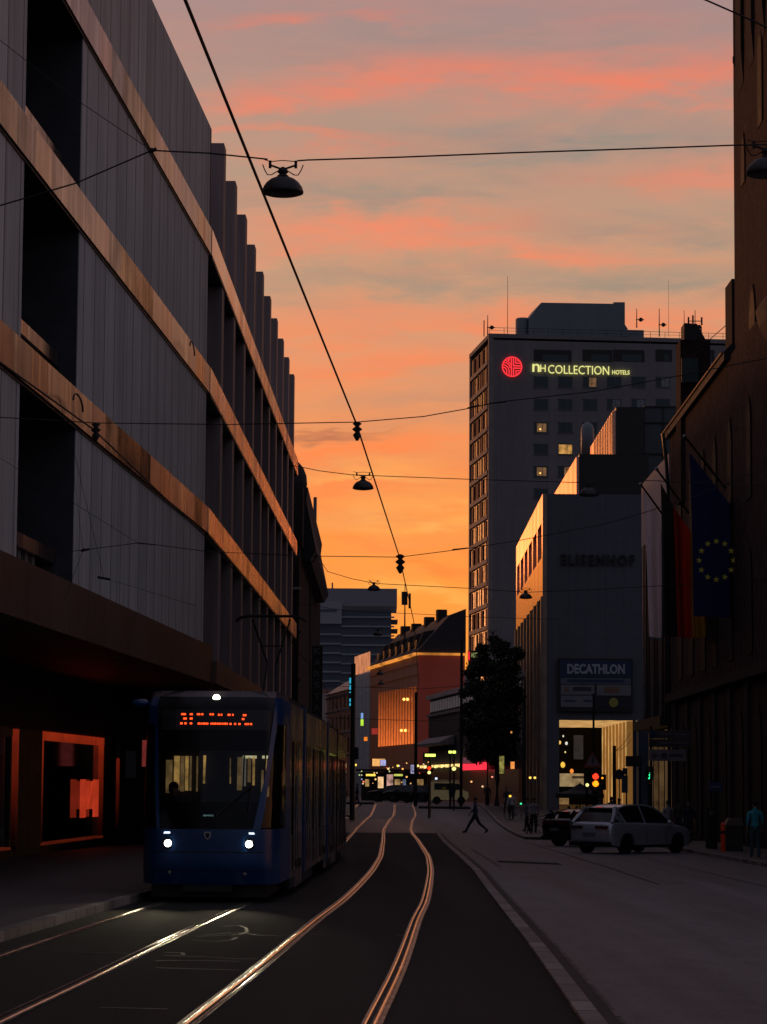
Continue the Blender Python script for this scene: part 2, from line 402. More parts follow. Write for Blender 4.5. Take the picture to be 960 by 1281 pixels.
def ramp(fac, stops):
    r = N(nt, 'ShaderNodeValToRGB'); e = r.color_ramp.elements
    while len(e) < len(stops): e.new(.5)
    for i, (p, c) in enumerate(stops): e[i].position = p; e[i].color = (*c, 1)
    nt.links.new(fac, r.inputs[0]); return r.outputs[0]
base = ramp(elev, [(0.0, srgb(250, 134, 36)), (.045, srgb(254, 152, 52)), (.085, srgb(252, 147, 62)), (.12, srgb(238, 140, 80)),
                   (.155, srgb(220, 146, 104)), (.19, srgb(198, 149, 118)), (.235, srgb(182, 144, 124)), (.28, srgb(166, 134, 132)),
                   (.40, srgb(128, 112, 122)), (1.0, srgb(84, 84, 104))])
salm = ramp(dz, [(0, srgb(255, 112, 36)), (.07, srgb(255, 122, 48)), (.13, srgb(254, 126, 66)), (.2, srgb(248, 130, 92)), (.28, srgb(226, 122, 98)), (.45, srgb(140, 100, 106))])
grey = ramp(dz, [(0, srgb(205, 122, 82)), (.1, srgb(172, 126, 104)), (.2, srgb(144, 138, 124)), (.3, srgb(132, 124, 130)), (.5, srgb(100, 94, 104))])
az = math_(nt, 'DIVIDE', dx, math_(nt, 'MAXIMUM', dy, .05)); el = math_(nt, 'DIVIDE', dz, math_(nt, 'MAXIMUM', dy, .05))
wa = wnoise(9, 1, 26, 1.0, 5, .6, .6, (1.7, 0, .35), -.12)
wb = wnoise(22, 1, 110, 1.0, 5, .62, .4, (4.1, 0, 1.3), -.10)
elw = math_(nt, 'ADD', el, math_(nt, 'ADD', math_(nt, 'MULTIPLY', math_(nt, 'SUBTRACT', wa, .5), .052), math_(nt, 'MULTIPLY', math_(nt, 'SUBTRACT', wb, .5), .022)))
streak = mr(nt, wb, .34, .60, .22, 1.1)
def band(px, py, w, t, slope):
    a = math_(nt, 'SUBTRACT', az, (px - 480) / 3400)
    e = math_(nt, 'SUBTRACT', math_(nt, 'SUBTRACT', elw, (980 - py) / 3400), math_(nt, 'MULTIPLY', a, slope))
    q1 = math_(nt, 'MULTIPLY', e, 3400 / t); q2 = math_(nt, 'MULTIPLY', a, 3400 / w)
    q = math_(nt, 'MULTIPLY_ADD', q1, q1, math_(nt, 'MULTIPLY', q2, q2))
    return math_(nt, 'MULTIPLY', math_(nt, 'EXPONENT', math_(nt, 'MULTIPLY', q, -1.0)), streak)
sky = base
for (px, py, w_, t, sl_, k, kind) in [
    (700, 160, 330, 34, .05, .85, 'g'), (480, 228, 330, 26, .05, .7, 'g'), (800, 268, 230, 20, .03, .8, 'g'), (740, 348, 300, 26, .02, .85, 'g'), (430, 350, 130, 18, .05, .5, 'g'), (560, 505, 150, 18, .05, .5, 'g'),
    (640, 20, 320, 22, .03, .4, 'g'), (430, 60, 160, 22, .06, .45, 'g'),
    (385, 6, 110, 13, .12, .8, 's'), (790, 66, 270, 34, .03, .95, 's'), (480, 84, 170, 17, .16, .65, 's'), (320, 118, 150, 22, .10, .6, 's'), (330, 172, 170, 13, .02, .7, 's'), (870, 205, 200, 24, .05, .45, 's'),
    (500, 275, 190, 20, .02, .8, 's'), (640, 306, 220, 14, -.03, .65, 's'), (420, 300, 120, 16, .05, .4, 's'), (470, 400, 230, 20, .02, .55, 's'), (740, 396, 260, 14, -.02, .55, 's'), (430, 455, 150, 22, .04, .6, 's'), (560, 440, 160, 12, .0, .5, 's'),
    (520, 560, 140, 14, .06, .6, 's'), (430, 580, 130, 13, .03, .95, 's'), (405, 548, 70, 9, .02, .6, 'd'), (440, 538, 60, 5, .10, .35, 'd'),
    (430, 628, 90, 12, .05, .7, 's'), (540, 655, 120, 18, .1, .5, 'y'), (470, 610, 80, 10, .0, .5, 'y'), (560, 712, 120, 12, -.05, .6, 's'), (430, 700, 90, 10, .05, .5, 's'), (520, 760, 160, 12, 0, .5, 'y')]:
    colr = {'g': grey, 's': salm, 'd': srgb(140, 84, 72), 'y': srgb(255, 186, 92)}[kind]
    sky = mixc(nt, math_(nt, 'MINIMUM', math_(nt, 'MULTIPLY', band(px, py, w_, t, sl_), k), 1.0), sky, colr)
c3 = wnoise(9, 1, 60, 1.0, 6, .65, .3, (2.2, 0, .1), -.12)
sky = mixc(nt, math_(nt, 'MULTIPLY', mr(nt, c3, .45, .75, 0, 1), .25), sky, salm)
c4 = wnoise(12, 1, 75, 1.0, 5, .65, .3, (7.2, 0, 3.1), -.10)
sky = mixc(nt, math_(nt, 'MULTIPLY', mr(nt, c4, .48, .75, 0, 1), .22), sky, grey)
# away from the sunset the sky is dim blue-grey
away = mr(nt, dy, .75, -.1, 0, 1)
back = ramp(dz, [(0, (.066, .068, .095)), (.2, (.10, .105, .145)), (1, (.135, .132, .175))])
sky = mixc(nt, away, sky, back)
below = mr(nt, dz, -.02, 0, 1, 0)
sky = mixc(nt, below, sky, (.02, .015, .015))
ns = N(nt, 'ShaderNodeTexSky'); ns.sky_type = 'NISHITA'; ns.sun_disc = False; ns.sun_elevation = R(2.0); ns.sun_rotation = R(-22)
sc_ = N(nt, 'ShaderNodeVectorMath'); sc_.operation = 'SCALE'; sc_.inputs['Scale'].default_value = .012
nt.links.new(ns.outputs[0], sc_.inputs[0])
tot = mixc(nt, 1.0, sky, sc_.outputs[0], 'ADD')
nt.links.new(tot, bg.inputs[0]); bg.inputs[1].default_value = 1.0
w.cycles.sampling_method = 'MANUAL'; w.cycles.sample_map_resolution = 256

sl = bpy.data.lights.new('sun', 'SUN'); sl.energy = .7; sl.angle = R(2.0); sl.color = (1, .36, .12)
so = bpy.data.objects.new('sun', sl); COL.objects.link(so)
saz, sel = R(22), R(2.0)
tosun = Vector((-math.sin(saz) * math.cos(sel), math.cos(saz) * math.cos(sel), math.sin(sel)))
so.rotation_euler = tosun.to_track_quat('Z', 'Y').to_euler(); so.location = (0, 0, 50)

cam = bpy.data.cameras.new('camera'); co = bpy.data.objects.new('camera', cam); COL.objects.link(co)
co.location = (0, 0, H); co.rotation_euler = CAM_R.to_euler()
cam.sensor_fit = 'HORIZONTAL'; cam.sensor_width = 24; cam.lens = 85; cam.clip_end = 9000; cam.clip_start = .5
scene.camera = co
scene.view_settings.view_transform = 'Standard'; scene.view_settings.look = 'None'; scene.view_settings.exposure = 0

# ------------------------------------------------------------------ ground
Ys = [-60, -40, -20, -10, 0] + list(range(4, 60, 4)) + list(range(60, 250, 3)) + [260, 290, 330, 400, 600, 1000, 2500, 5500]
Xs = [-3000, -800, -200, -80, -40, -20, -10, -5, 0, 2.6, 3.5, 4.5, 5.5, 6.5, 8, 10, 14, 20, 40, 100, 400, 3000]
g = MB()
g.v = [Vector((x, y, gz(x, y))) for y in Ys for x in Xs]
nx = len(Xs)
g.f = [(j*nx+i, j*nx+i+1, (j+1)*nx+i+1, (j+1)*nx+i) for j in range(len(Ys)-1) for i in range(nx-1)]
obj('road_ground', g, M['road'], kind='structure')
def strip(name, xl, xr, ys, dz, m, kind='structure', side=0.0, parent=None, nxs=1, crown=0.0, **kw):
    mb = MB()
    f = lambda a, y: a(y) if callable(a) else a
    rows = []
    for y in ys:
        a, b = f(xl, y), f(xr, y)
        xs = [a + (b - a) * i / nxs for i in range(nxs + 1)]
        rows.append([len(mb.v) + i for i in range(nxs + 1)])
        mb.v += [Vector((x, y, gz(x, y) + dz - crown * (2 * (x - a) / (b - a) - 1) ** 2)) for x in xs]
        if side:
            rows[-1] = [len(mb.v)] + rows[-1] + [len(mb.v) + 1]
            mb.v += [Vector((a, y, gz(a, y) - .05)), Vector((b, y, gz(b, y) - .05))]
    for r0, r1 in zip(rows, rows[1:]):
        for i in range(len(r0) - 1): mb.f.append((r0[i], r0[i+1], r1[i+1], r1[i]))
    if side: mb.f.append(tuple(rows[0])); mb.f.append(tuple(rows[-1]))
    return obj(name, mb, m, parent, smooth=crown > 0, kind=kind, **kw)
def yr(a, b, s=3.0):
    n = max(1, int((b - a) / s)); return [a + (b - a) * i / n for i in range(n + 1)]
lk = lambda y: track(y) - 2.85 - 1.32
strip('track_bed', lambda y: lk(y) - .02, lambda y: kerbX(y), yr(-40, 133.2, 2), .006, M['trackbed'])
strip('crossing_surface', -14, 2.7, yr(133.4, 168), .006, M['crossing'], nxs=4)
strip('pavement_left', -40, lk, yr(-40, 134, 2), .13, M['pave'], side=1)
strip('kerb_left', lk, lambda y: lk(y) + .16, yr(-40, 134, 2), .125, M['kerb'], side=1)
strip('kerb_median', kerbX, lambda y: kerbX(y) + .17, yr(-40, 133, 1.5), .035, M['kerb'], side=1)
strip('gutter_gap', lambda y: kerbX(y) + .18, lambda y: kerbX(y) + .30, yr(-40, 133, 1.5), .008, M['groove'])
strip('lane_edge_line', lambda y: kerbX(y) + .30, lambda y: kerbX(y) + .34, yr(-40, 133, 1.5), .010, M['kerbdim'])
strip('pavement_right', 11.0, 40, yr(-40, 117), .12, M['pave'], side=1)
strip('kerb_right', 10.84, 11.0, yr(-40, 117, 2), .117, M['kerb'], side=1)
strip('pavement_corner', lambda y: 6.7 + (y - 126) * .011, 40, yr(124, 213, 2), .12, M['pave'], side=1)
strip('kerb_corner', lambda y: 6.54 + (y - 126) * .011, lambda y: 6.7 + (y - 126) * .011, yr(124, 213, 2), .117, M['kerb'], side=1)
strip('pavement_far_left', -60, lambda y: -1.9 - (y - 172) * .12, yr(172, 298), .12, M['pave'], side=1)
strip('parking_line', 8.45, 8.55, yr(20, 88, 2), .006, M['kerbdim'])
for i, (x0, x1, y0, y1) in enumerate([(8.9, 10.3, 47.9, 48.05), (8.7, 10.2, 52.4, 52.55), (7.9, 9.0, 51.0, 51.15), (8.0, 9.4, 56, 56.16), (6.2, 7.1, 62, 62.15), (3.0, 3.08, 84, 92)]):
    strip('road_marking', x0, x1, [y0, y1], .009, M['paint'])
strip('road_marking', 3.0, 3.08, yr(70, 84), .009, M['paint'])
strip('crossing_stripe', 2.8, 6.3, [137, 137.8], .010, M['kerb'])
strip('crossing_stripe', 3.0, 6.3, [141.5, 142.0], .010, M['kerb'])
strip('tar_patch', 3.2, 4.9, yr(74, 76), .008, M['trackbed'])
for (x0, x1, y0, y1) in [(2.7, 6.4, 196, 199), (-2.9, -.6, 214, 219)]:
    strip('traffic_island', x0, x1, [y0, y1], .13, M['stone'], side=1)
# crack filler scribbles beside the rail, tar seams
mb = MB()
def scrib(pts, wd=.022):
    for a, b in zip(pts, pts[1:]):
        pa = Vector((a[0], a[1], 0)); pb = Vector((b[0], b[1], 0)); d = (pb - pa).normalized(); nrm = Vector((-d.y, d.x, 0)) * wd
        if abs(d.x) > .8: nrm = nrm * 1.5
        q = [pa - nrm, pb - nrm, pb + nrm, pa + nrm]
        mb.quad(*[Vector((v.x, v.y, gz(v.x, v.y) + .010)) for v in q])
def onground(px, py):
    lo, hi = 8.0, 400.0
    for _ in range(50):
        mid = (lo + hi) / 2; p = P(px, py, mid)
        if p.z > gz(p.x, mid): lo = mid
        else: hi = mid
    return P(px, py, lo)
G = lambda px, py: tuple(onground(px, py)[:2])
for pl in [[(277, 1160), (300, 1159), (308, 1162), (309, 1167), (300, 1170), (270, 1172), (245, 1173)],
           [(255, 1171), (290, 1168), (309, 1169), (322, 1171), (350, 1172), (372, 1172)],
           [(240, 1177), (270, 1179), (290, 1177), (296, 1174)], [(206, 1193), (228, 1193), (230, 1196), (215, 1197)],
           [(205, 1197), (250, 1198), (300, 1201), (322, 1201)], [(195, 1203), (250, 1203), (300, 1204)], [(195, 1212), (260, 1214), (300, 1215)],
           [(496, 1171), (516, 1173)], [(40, 1170), (75, 1169)], [(118, 1165), (135, 1166)], [(388, 1170), (408, 1171)], [(60, 1192), (160, 1194)], [(125, 1262), (210, 1264)]]:
    scrib([G(*p) for p in pl])
obj('tar_seams', mb, M['seal'], kind='structure')

# rails
def rail(cx, y0, y1, side, label):
    root = empty('tram_rail', (cx(y0), y0, gz(cx(y0), y0)), label, 'rail', 'steel tram rails set in the street')
    ys = yr(y0, y1, 1.5)
    def st(name, a, b, dz, m, crown=0): strip(name, lambda y: cx(y) + a, lambda y: cx(y) + b, ys, dz, m, kind=None, parent=root, crown=crown, nxs=6 if crown else 1)
    s = side
    st('mortar_edge', *sorted((s * .0265, s * .060)), .012, M['railedge'])
    st('mortar_edge', *sorted((-s * .104, -s * .079)), .012, M['railedge'])
    st('rail_head', *sorted((-s * .028, s * .026)), .020, M['rail'], .008)
    st('groove', *sorted((-s * .062, -s * .028)), .010, M['groove'])
    st('guard_lip', *sorted((-s * .078, -s * .062)), .017, M['rail'])
hg = .7175
rail(lambda y: track(y) - hg, 3, 214, -1, 'left rail of the free right-hand track, shining orange')
rail(lambda y: track(y) + hg, 3, 214, 1, 'rightmost rail of the street, shining orange in the sunset')
rail(lambda y: track(y) - 2.85 - hg, 3, 214, -1, 'leftmost rail beside the pavement kerb, lit by the tram headlights')
rail(lambda y: track(y) - 2.85 + hg, 3, 214, 1, 'rail running under the right headlight of the tram')
mb = MB()
for k in range(30):
    pass
for (xa, ya, xb, yb) in [(2.4, 214, -.7, 221), (-2.6, 214, -9, 224), (1.0, 214.5, 2.4, 214)]:
    a = Vector((xa, ya, 0)); b = Vector((xb, yb, 0)); d = (b - a).normalized(); n_ = Vector((-d.y, d.x, 0)) * .09
    mb.quad(*[Vector((v.x, v.y, gz(v.x, v.y) + .02)) for v in (a - n_, b - n_, b + n_, a + n_)])
obj('tram_rail', mb, M['rail'], label='short cross rails branching off at the far junction', cat='rail')

# ------------------------------------------------------------------ left department store
FN = F((-9.3, 0, H), (.0485, 1)); FF = F((-6.3, 0, H), (.0132, 1)); FS = F((-13.0, 0, H), (.0485, 1))
YN1 = 81.2; YF1 = 141.0
store = empty('department_store', (-9, 80, gz(-9, 80)), 'concrete department store with copper bands and dark vertical fins on the left of the street', 'building')
BANDS = [(15.95, 16.74), (11.72, 12.50), (7.47, 8.23)]
ROOF = 19.85
rows = [(4.05, 7.47), (8.23, 11.72), (12.50, 15.95)]
REC = (50.6, 57.2)
for (z0, z1) in rows:
    for (a, b) in [(-20, 8), (12, 36), (40, REC[0]), (REC[1], YN1)]:
        obj('concrete_panel', MB().box(-1.7, 0, a, b, z0 + .012, z1 - .012).xf(FN), M['concrete'], store)
    for (a, b) in [(8, 12), (36, 40), REC]:
        obj('reveal', MB().box(-1.7, -.02, b - .03, b - .004, z0 + .015, z1 - .015).xf(FN), M['reveal'], store)  # thin dark slab over the panel end, carrying the recess shade
        wd = obj('recessed_window', MB().box(-1.9, -1.72, a, b, z0 + .01, z1 - .01).xf(FN), M['glassdark'], store)
        obj('sill', MB().box(-1.1, -.38, a + .02, b - .05, z0 + .50, z0 + .78).xf(FN), M['copper'], wd)
        fr = MB()
        for t in (.30, .42, .54, .66): fr.box(-.60, -.48, a + (b - a) * t, a + (b - a) * t + .30, z0 + .02, z0 + .495)
        fr.box(-1.2, -.9, a + .02, b - .05, z0 + .79, z0 + .86)
        obj('frame', fr.xf(FN), M['nhside'], wd)
obj('roof_panel', MB().box(-1.7, .02, -20, YN1, 16.75, ROOF).xf(FN), M['concrete'], store)
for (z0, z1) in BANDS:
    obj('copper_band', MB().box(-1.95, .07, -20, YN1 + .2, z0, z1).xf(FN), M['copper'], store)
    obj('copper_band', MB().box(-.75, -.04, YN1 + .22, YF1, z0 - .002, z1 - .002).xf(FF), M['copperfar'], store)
    obj('band_shade_strip', MB().box(-1.9, .03, -20, YN1, z0 - .06, z0 - .003).xf(FN), M['black'], store)  # black strip, shade under the band put into its colour
    obj('band_shade_strip', MB().box(-.7, -.055, YN1 + .5, YF1 - .2, z0 - .06, z0 - .003).xf(FF), M['black'], store)
# fascia + soffit + arcade
obj('fascia', MB().box(-.6, .25, -20, YN1 + .3, 2.95, 4.04).xf(FN), M['fascia'], store)
obj('fascia', MB().box(-.6, .25, YN1 + .4, YF1, 2.95, 3.62).xf(FF), M['fascia'], store)
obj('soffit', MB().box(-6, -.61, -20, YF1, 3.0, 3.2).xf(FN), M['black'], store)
obj('upper_wall', MB().box(-6, -1.9, -20, YN1, 3.25, 16.7).xf(FN), M['darkconc'], store)
obj('upper_wall', MB().box(-9, -1.0, YN1, YF1, 3.25, 16.5).xf(FF), M['glassdark'], store)
obj('end_wall', MB().box(-24, -.72, YF1 - .4, YF1 + .5, -2.2, 16.9).xf(FF), M['darkconc'], store)
obj('end_wall', MB().box(-8, 0.02, YN1 + .02, YN1 + .32, 16.8, ROOF - .01).xf(FN), M['darkconc'], store)
obj('roof_slab', MB().box(-26, -.8, YN1, YF1, 16.5, 16.72).xf(FF), M['darkconc'], store)
k = 0
y = YN1 + 5.2
while y < YF1 - 1:
    obj('fin', MB().box(-.62, -.09, y, y + 1.0, 3.62, 20.6).xf(FF), M['fin'], store)
    for zz in rows:
        obj('mullion', MB().box(-.80, -.45, y + 3.0, y + 3.25, zz[0] - .4, zz[1]).xf(FF), M['fin'], store)
    y += 5.55
obj('ground_wall', MB().box(-1.2, -.7, 88, YF1, -2.3, 3.0).xf(FF), M['darkconc'], store)
# arcade shopfronts (behind the overhang)
obj('shop_wall', MB().box(-.5, 0, 40, 98, 1.36, 3.0).xf(FS), M['redwall'], store)
obj('shop_wall', MB().box(-.5, 0, 40, 98, -2.3, -1.78).xf(FS), M['black'], store)
for (a, b) in [(71.4, 75.0), (86.4, 89.0), (89.8, 98), (40, 46), (56.0, 60.0)]:
    obj('shop_pillar', MB().box(-.14, .04, a, b, -1.78, 1.36).xf(FS), M['black'], store)
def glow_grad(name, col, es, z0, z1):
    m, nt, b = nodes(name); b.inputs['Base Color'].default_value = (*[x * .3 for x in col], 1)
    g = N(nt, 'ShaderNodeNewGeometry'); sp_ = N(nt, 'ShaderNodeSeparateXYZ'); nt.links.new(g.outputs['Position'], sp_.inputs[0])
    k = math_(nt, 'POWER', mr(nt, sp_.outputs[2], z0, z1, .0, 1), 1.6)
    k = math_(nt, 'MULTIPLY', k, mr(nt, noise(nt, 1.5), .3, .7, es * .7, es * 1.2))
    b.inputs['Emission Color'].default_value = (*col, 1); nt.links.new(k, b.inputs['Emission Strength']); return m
M['redgrad'] = glow_grad('red_lit_frame_fading', (.75, .06, .016), .30, H - 1.75, H + 1.3)  # red light on the frame put in as glow, fading downward
M['redgrad2'] = glow_grad('red_lit_edge_fading', (.75, .06, .02), .20, H - 1.6, H + 1.2)  # same fading glow for red light on the narrow edges
def shop_window(a, b, fm, full=True):
    pn = obj('shop_window', MB().box(-.16, -.13, a + .12, b - .12, -1.70, 1.15).xf(FS), M['shopglass'], store)
    fr = MB(); fr.box(-.16, .03, a, b, 1.13, 1.36); fr.box(-.14, .03, a, a + .30, -1.7, 1.125); fr.box(-.12, .02, b - .2, b, -1.7, 1.125)
    obj('frame', fr.xf(FS), fm, pn)
    obj('sill', MB().box(-.2, .04, a, b, -1.77, -1.71).xf(FS), M['redframe2'], pn)
    return pn
sw = shop_window(75.0, 86.4, M['redgrad'])
s2 = shop_window(60.0, 70.6, M['metaldk']); shop_window(46, 56, M['metaldk'])
obj('lit_edge', MB().box(-.1, .05, 71.1, 71.4, -1.7, 1.34).xf(FS), M['redgrad2'], store)
obj('lit_edge', MB().box(-.1, .05, 89.3, 89.7, -1.5, .75).xf(FS), M['redgrad2'], store)
for (a_, b_, z0, z1, m_) in [(84.6, 86.4, .1, 1.25, M['shopshape']), (88.6, 90.4, .15, 1.3, M['shopshape']), (83.8, 92.0, .0, .28, M['shopshape']), (83.0, 87.6, -.75, -.25, M['shopback2']), (82.6, 84.6, -1.6, -.9, M['shopback2']), (88.2, 89.0, -1.5, -.1, M['shopback2']), (90.2, 91.4, -1.6, -.9, M['shopback2'])]:
    obj('display', MB().box(-1.25 - (a_ % 1) * .2, -1.05 - (a_ % 1) * .2, a_, b_, z0, z1).xf(FS), m_, sw)
for (a_, b_, z0, z1) in [(68, 71, -.6, .6), (72, 75, -.9, .1), (69, 75.5, .75, 1.0), (66, 76, -1.6, -1.3)]:
    obj('display', MB().box(-1.3, -1.1, a_, b_, z0, z1).xf(FS), M['shopback2'], s2)
obj('shop_interior', MB().box(-2.2, -2.0, 40, 104, -1.9, 1.4).xf(FS), M['shopback'], store)
lg = MB(); lg.box(.0, .03, 81.9, 82.9, -1.1, .05); lg.box(0, .03, 84.4, 85.4, -1.1, .05); lg.box(0, .02, 82.95, 84.35, -.85, .0)
obj('letter_logo', lg.xf(FS), M['redlogo'], store)
hb = MB(); 
p0 = P(178, 926, 88)
bn = MB().box(p0.x, p0.x + .42, 88, 88.04, p0.z - .85, p0.z)
obj('hanging_banner', bn, emat('pink_banner', (.7, .10, .09), .16, .4, 4), label='small pinkish red banner hanging under the arcade beside the tram', cat='banner')
# curved brackets under bands (street fittings)
for (px, py) in [(70, 500), (222, 432)]:
    q = onplane(px, py, -9.3, .0485); pts = []
    for i in range(9):
        a = math.pi * i / 8; pts.append((q.x + .35, q.y + .9 - .9 * math.cos(a) , q.z + H + .22 * math.sin(a)))
    obj('curved_bracket', MB().tube(pts, .02), M['wire'], store)

# ------------------------------------------------------------------ ornate corner building, Karstadt sign
orn = empty('corner_building', (-6.5, 165, gz(-6, 165)), 'old dark corner building with a small dome and deep eaves beyond the department store', 'building')
obj('wall', MB().box(-22, P(384, 700, 160).x, 146, 196, gz(-6, 165), P(384, 700, 160).z), M['stone'], orn)
ox = P(384, 700, 160).x
zt = P(384, 690, 150).z
obj('upper_wall', MB().box(-20, P(382, 600, 150).x, 146, 180, zt, P(382, 615, 150).z), M['stone'], orn)
# eaves stepping down toward the far side
ev = MB()
ev.prism([(P(380, 612, 150).x, P(380, 612, 150).z), (P(386, 612, 150).x, P(386, 612, 150).z), (P(384, 628, 150).x, P(384, 628, 150).z),
          (P(396, 690, 150).x, P(396, 690, 150).z), (P(389, 702, 150).x, P(389, 702, 150).z), (P(378, 702, 150).x, P(378, 702, 150).z)],
         lambda x, z: Vector((x, 149.0, z)), lambda x, z: Vector((x, 185, z)))
obj('eaves', ev, M['rooftile'], orn)
dc = P(372, 612, 152)
obj('dome', MB().lathe([(.62, 0), (.66, .3), (.62, .75), (.45, 1.2), (.2, 1.5), (.03, 1.62)], (dc.x - .1, 152, dc.z)), M['rooftile'], orn, smooth=True)
obj('drainpipe', MB().tube([P(396, 694, 149), P(393, 702, 149), P(388, 706, 149), P(388, 900, 149)], .05), M['metaldk'], orn)
for i, py in enumerate((735, 790, 850)):
    q = P(386, py, 146)
    obj('stringcourse', MB().box(q.x - 1.6, ox + .12, 145.7, 145.98, q.z - .12, q.z), M['palewall'] if i == 0 else M['stone'], orn)
KX = P(397, 840, 142)
ks = empty('vertical_letter_sign', (KX.x, 142, P(397, 912, 142).z), 'dark vertical sign of stacked box letters hanging beside the corner building', 'sign')
u = 142 / 3400
bxh = 13.4 * u
ztop = P(397, 808, 142).z
for i, ch in enumerate('KARSTADT'):
    z1 = ztop - i * (bxh + .03)
    b_ = obj('letter_box', MB().box(KX.x - .28, KX.x + .28, 142, 142.25, z1 - bxh, z1), M['black'], ks)
    obj('letter', text_mb(ch, lambda x, z, d, z1=z1: Vector((KX.x - .16 + x, 141.99 - d, z1 - bxh + .12 + z)), .32, .32, .02), mat('faded_letter', (.17, .16, .17), .6) if i == 0 else bpy.data.materials['faded_letter'], b_)
    obj('bracket', MB().box(KX.x - .9, KX.x + .27, 142.08, 142.14, z1 - bxh - .028, z1 - bxh - .003), M['metal'], b_)

# ------------------------------------------------------------------ distant high-rise and unseen block added on the left against the sun
hr = empty('office_tower', (-9, 800, 0), 'distant wide office tower with pale horizontal stripes closing the street', 'building')
a = P(386, 736, 800); b = P(497, 739, 800)
zt = a.z
M['hrwall'] = mat('hazy_tower_wall', (.05, .06, .085), .6, emis=(.09, .10, .16), es=.02)  # faint glow in the material sets the tower's brightness
M['hrstripe'] = mat('hazy_tower_stripe', (.16, .16, .19), .6, emis=(.2, .19, .25), es=.05)  # stripes brightened by a little added glow
xm = P(428, 740, 800).x; xe = P(490, 740, 800).x
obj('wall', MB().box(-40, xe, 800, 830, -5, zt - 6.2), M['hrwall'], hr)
obj('roof_storey', MB().box(-40, b.x, 799, 831, zt - 5.2, zt), mat('hazy_roof_band', (.12, .12, .15), .6, emis=(.15, .14, .19), es=.06), hr)  # roof band carries a faint added glow too
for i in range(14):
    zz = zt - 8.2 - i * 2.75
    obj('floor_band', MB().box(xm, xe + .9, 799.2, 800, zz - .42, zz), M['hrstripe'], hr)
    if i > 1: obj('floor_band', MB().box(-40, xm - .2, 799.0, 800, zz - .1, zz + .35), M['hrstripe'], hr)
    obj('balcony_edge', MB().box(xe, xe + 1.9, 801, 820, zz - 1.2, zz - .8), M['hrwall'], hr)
sx0 = P(389, 752, 798)
sg = obj('sign_panel', MB().box(sx0.x, xm, 798, 799, P(400, 780, 798).z, P(400, 752, 798).z), M['hrstripe'], hr)
obj('logo', MB().box(sx0.x - .5, sx0.x + 1.2, 797.8, 797.95, P(400, 768, 798).z, P(400, 755, 798).z), emat('blue_logo', (.05, .17, .5), .55, .1), sg)
obj('lettering', MB().box(sx0.x + 1.8, xm - 1.4, 797.8, 797.95, P(400, 765.5, 798).z, P(400, 762, 798).z), M['hrwall'], sg)
obj('roof_beacon', MB().tube([P(416, 737, 800), P(416, 729, 800)], .25), M['hrwall'], hr)
M['curtain'] = None
cr = empty('tower_crane', P(393, 980, 700), 'thin construction crane mast rising behind the left roofs', 'crane')
obj('mast', MB().tube([P(393, 980, 700), P(393, 640, 700)], .25, 4), mat('hazy_crane', (.3, .14, .09), .7), cr)
obj('top_frame', MB().tube([P(394, 660, 700), P(394.5, 622, 700)], .45, 4), M['hrwall'], cr)
blk = empty('hidden_sun_block', (-36, 300, gz(-30, 300)), 'unseen long dark block added on the left to keep low sun off the street end', 'building')  # unseen mass added here, height set to hold back low sunlight
obj('wall', MB().box(-60, -13, 205, 410, gz(-30, 300), H + 17.5), M['darkconc'], blk)
obj('roof', MB().prism([(-62, H + 17.5), (-12.6, H + 17.5), (-20, H + 20), (-50, H + 20)], lambda x, z: Vector((x, 204, z)), lambda x, z: Vector((x, 411, z))), M['rooftile'], blk)

# ------------------------------------------------------------------ the bending row at the end of the street
DV = (-.138, 1)
FR = F((3.97, 300, H), DV)      # local x toward the right/inside, y along the row
inside = 14
def vis_y(px):                  # y along the row for a pixel column
    t = (px - 480) / 3400
    Yw = (3.97 + .138 * 300) / (t + .138); return (Yw - 300) / DV[1] * math.sqrt(1 + .138 ** 2)
u1, u2, u3, u4 = vis_y(465), vis_y(443), vis_y(411), vis_y(396)
gzr = -1.65
lit = empty('lit_department_building', (8, 305, gz(4, 300)), 'mansard-roofed building with glowing orange light curtain on its facade and red end wall', 'building')
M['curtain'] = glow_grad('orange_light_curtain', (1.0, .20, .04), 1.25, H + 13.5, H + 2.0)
M['cface'] = mat('warm_stone_facade', (.20, .125, .115), .95, 0, .25, .4, emis=(.8, .25, .12), es=.03, spec=.08)  # glow put into the stone, standing in for light on the facade
M['cred'] = mat('red_end_wall', (.26, .075, .065), .9, 0, .4, .25, emis=(.9, .13, .07), es=.045, spec=.1)  # end wall brightened by a faint red glow of its own
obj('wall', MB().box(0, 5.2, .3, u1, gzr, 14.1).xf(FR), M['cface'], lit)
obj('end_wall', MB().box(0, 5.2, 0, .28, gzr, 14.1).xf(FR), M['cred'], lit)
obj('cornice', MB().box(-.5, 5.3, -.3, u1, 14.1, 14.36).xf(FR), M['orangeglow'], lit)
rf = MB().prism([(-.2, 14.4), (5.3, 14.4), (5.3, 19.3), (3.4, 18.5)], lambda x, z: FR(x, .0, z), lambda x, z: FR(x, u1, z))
ro = obj('roof', rf, M['rooftile'], lit)
for i in range(7):
    y0 = 2 + i * 5.2
    obj('dormer', MB().prism([(.2, 14.6), (3, 14.6), (3, 17.2), (.9, 16.8)], lambda x, z, y0=y0: FR(x, y0, z), lambda x, z, y0=y0: FR(x, y0 + 2.0, z)), M['stone'], ro)
    obj('dormer_window', MB().box(.12, .2, y0 + .4, y0 + 1.6, 14.9, 15.9).xf(FR), mat('dormer_glass', (.3, .2, .16), .3, .5) if i == 0 else bpy.data.materials['dormer_glass'], ro)
for (y0, h_) in [(5, 19.5), (14, 19.2), (24, 19.0), (33, 19.2)]:
    obj('chimney', MB().box(2.9, 4.0, y0, y0 + 1.2, 17, h_).xf(FR), M['stone'], ro)
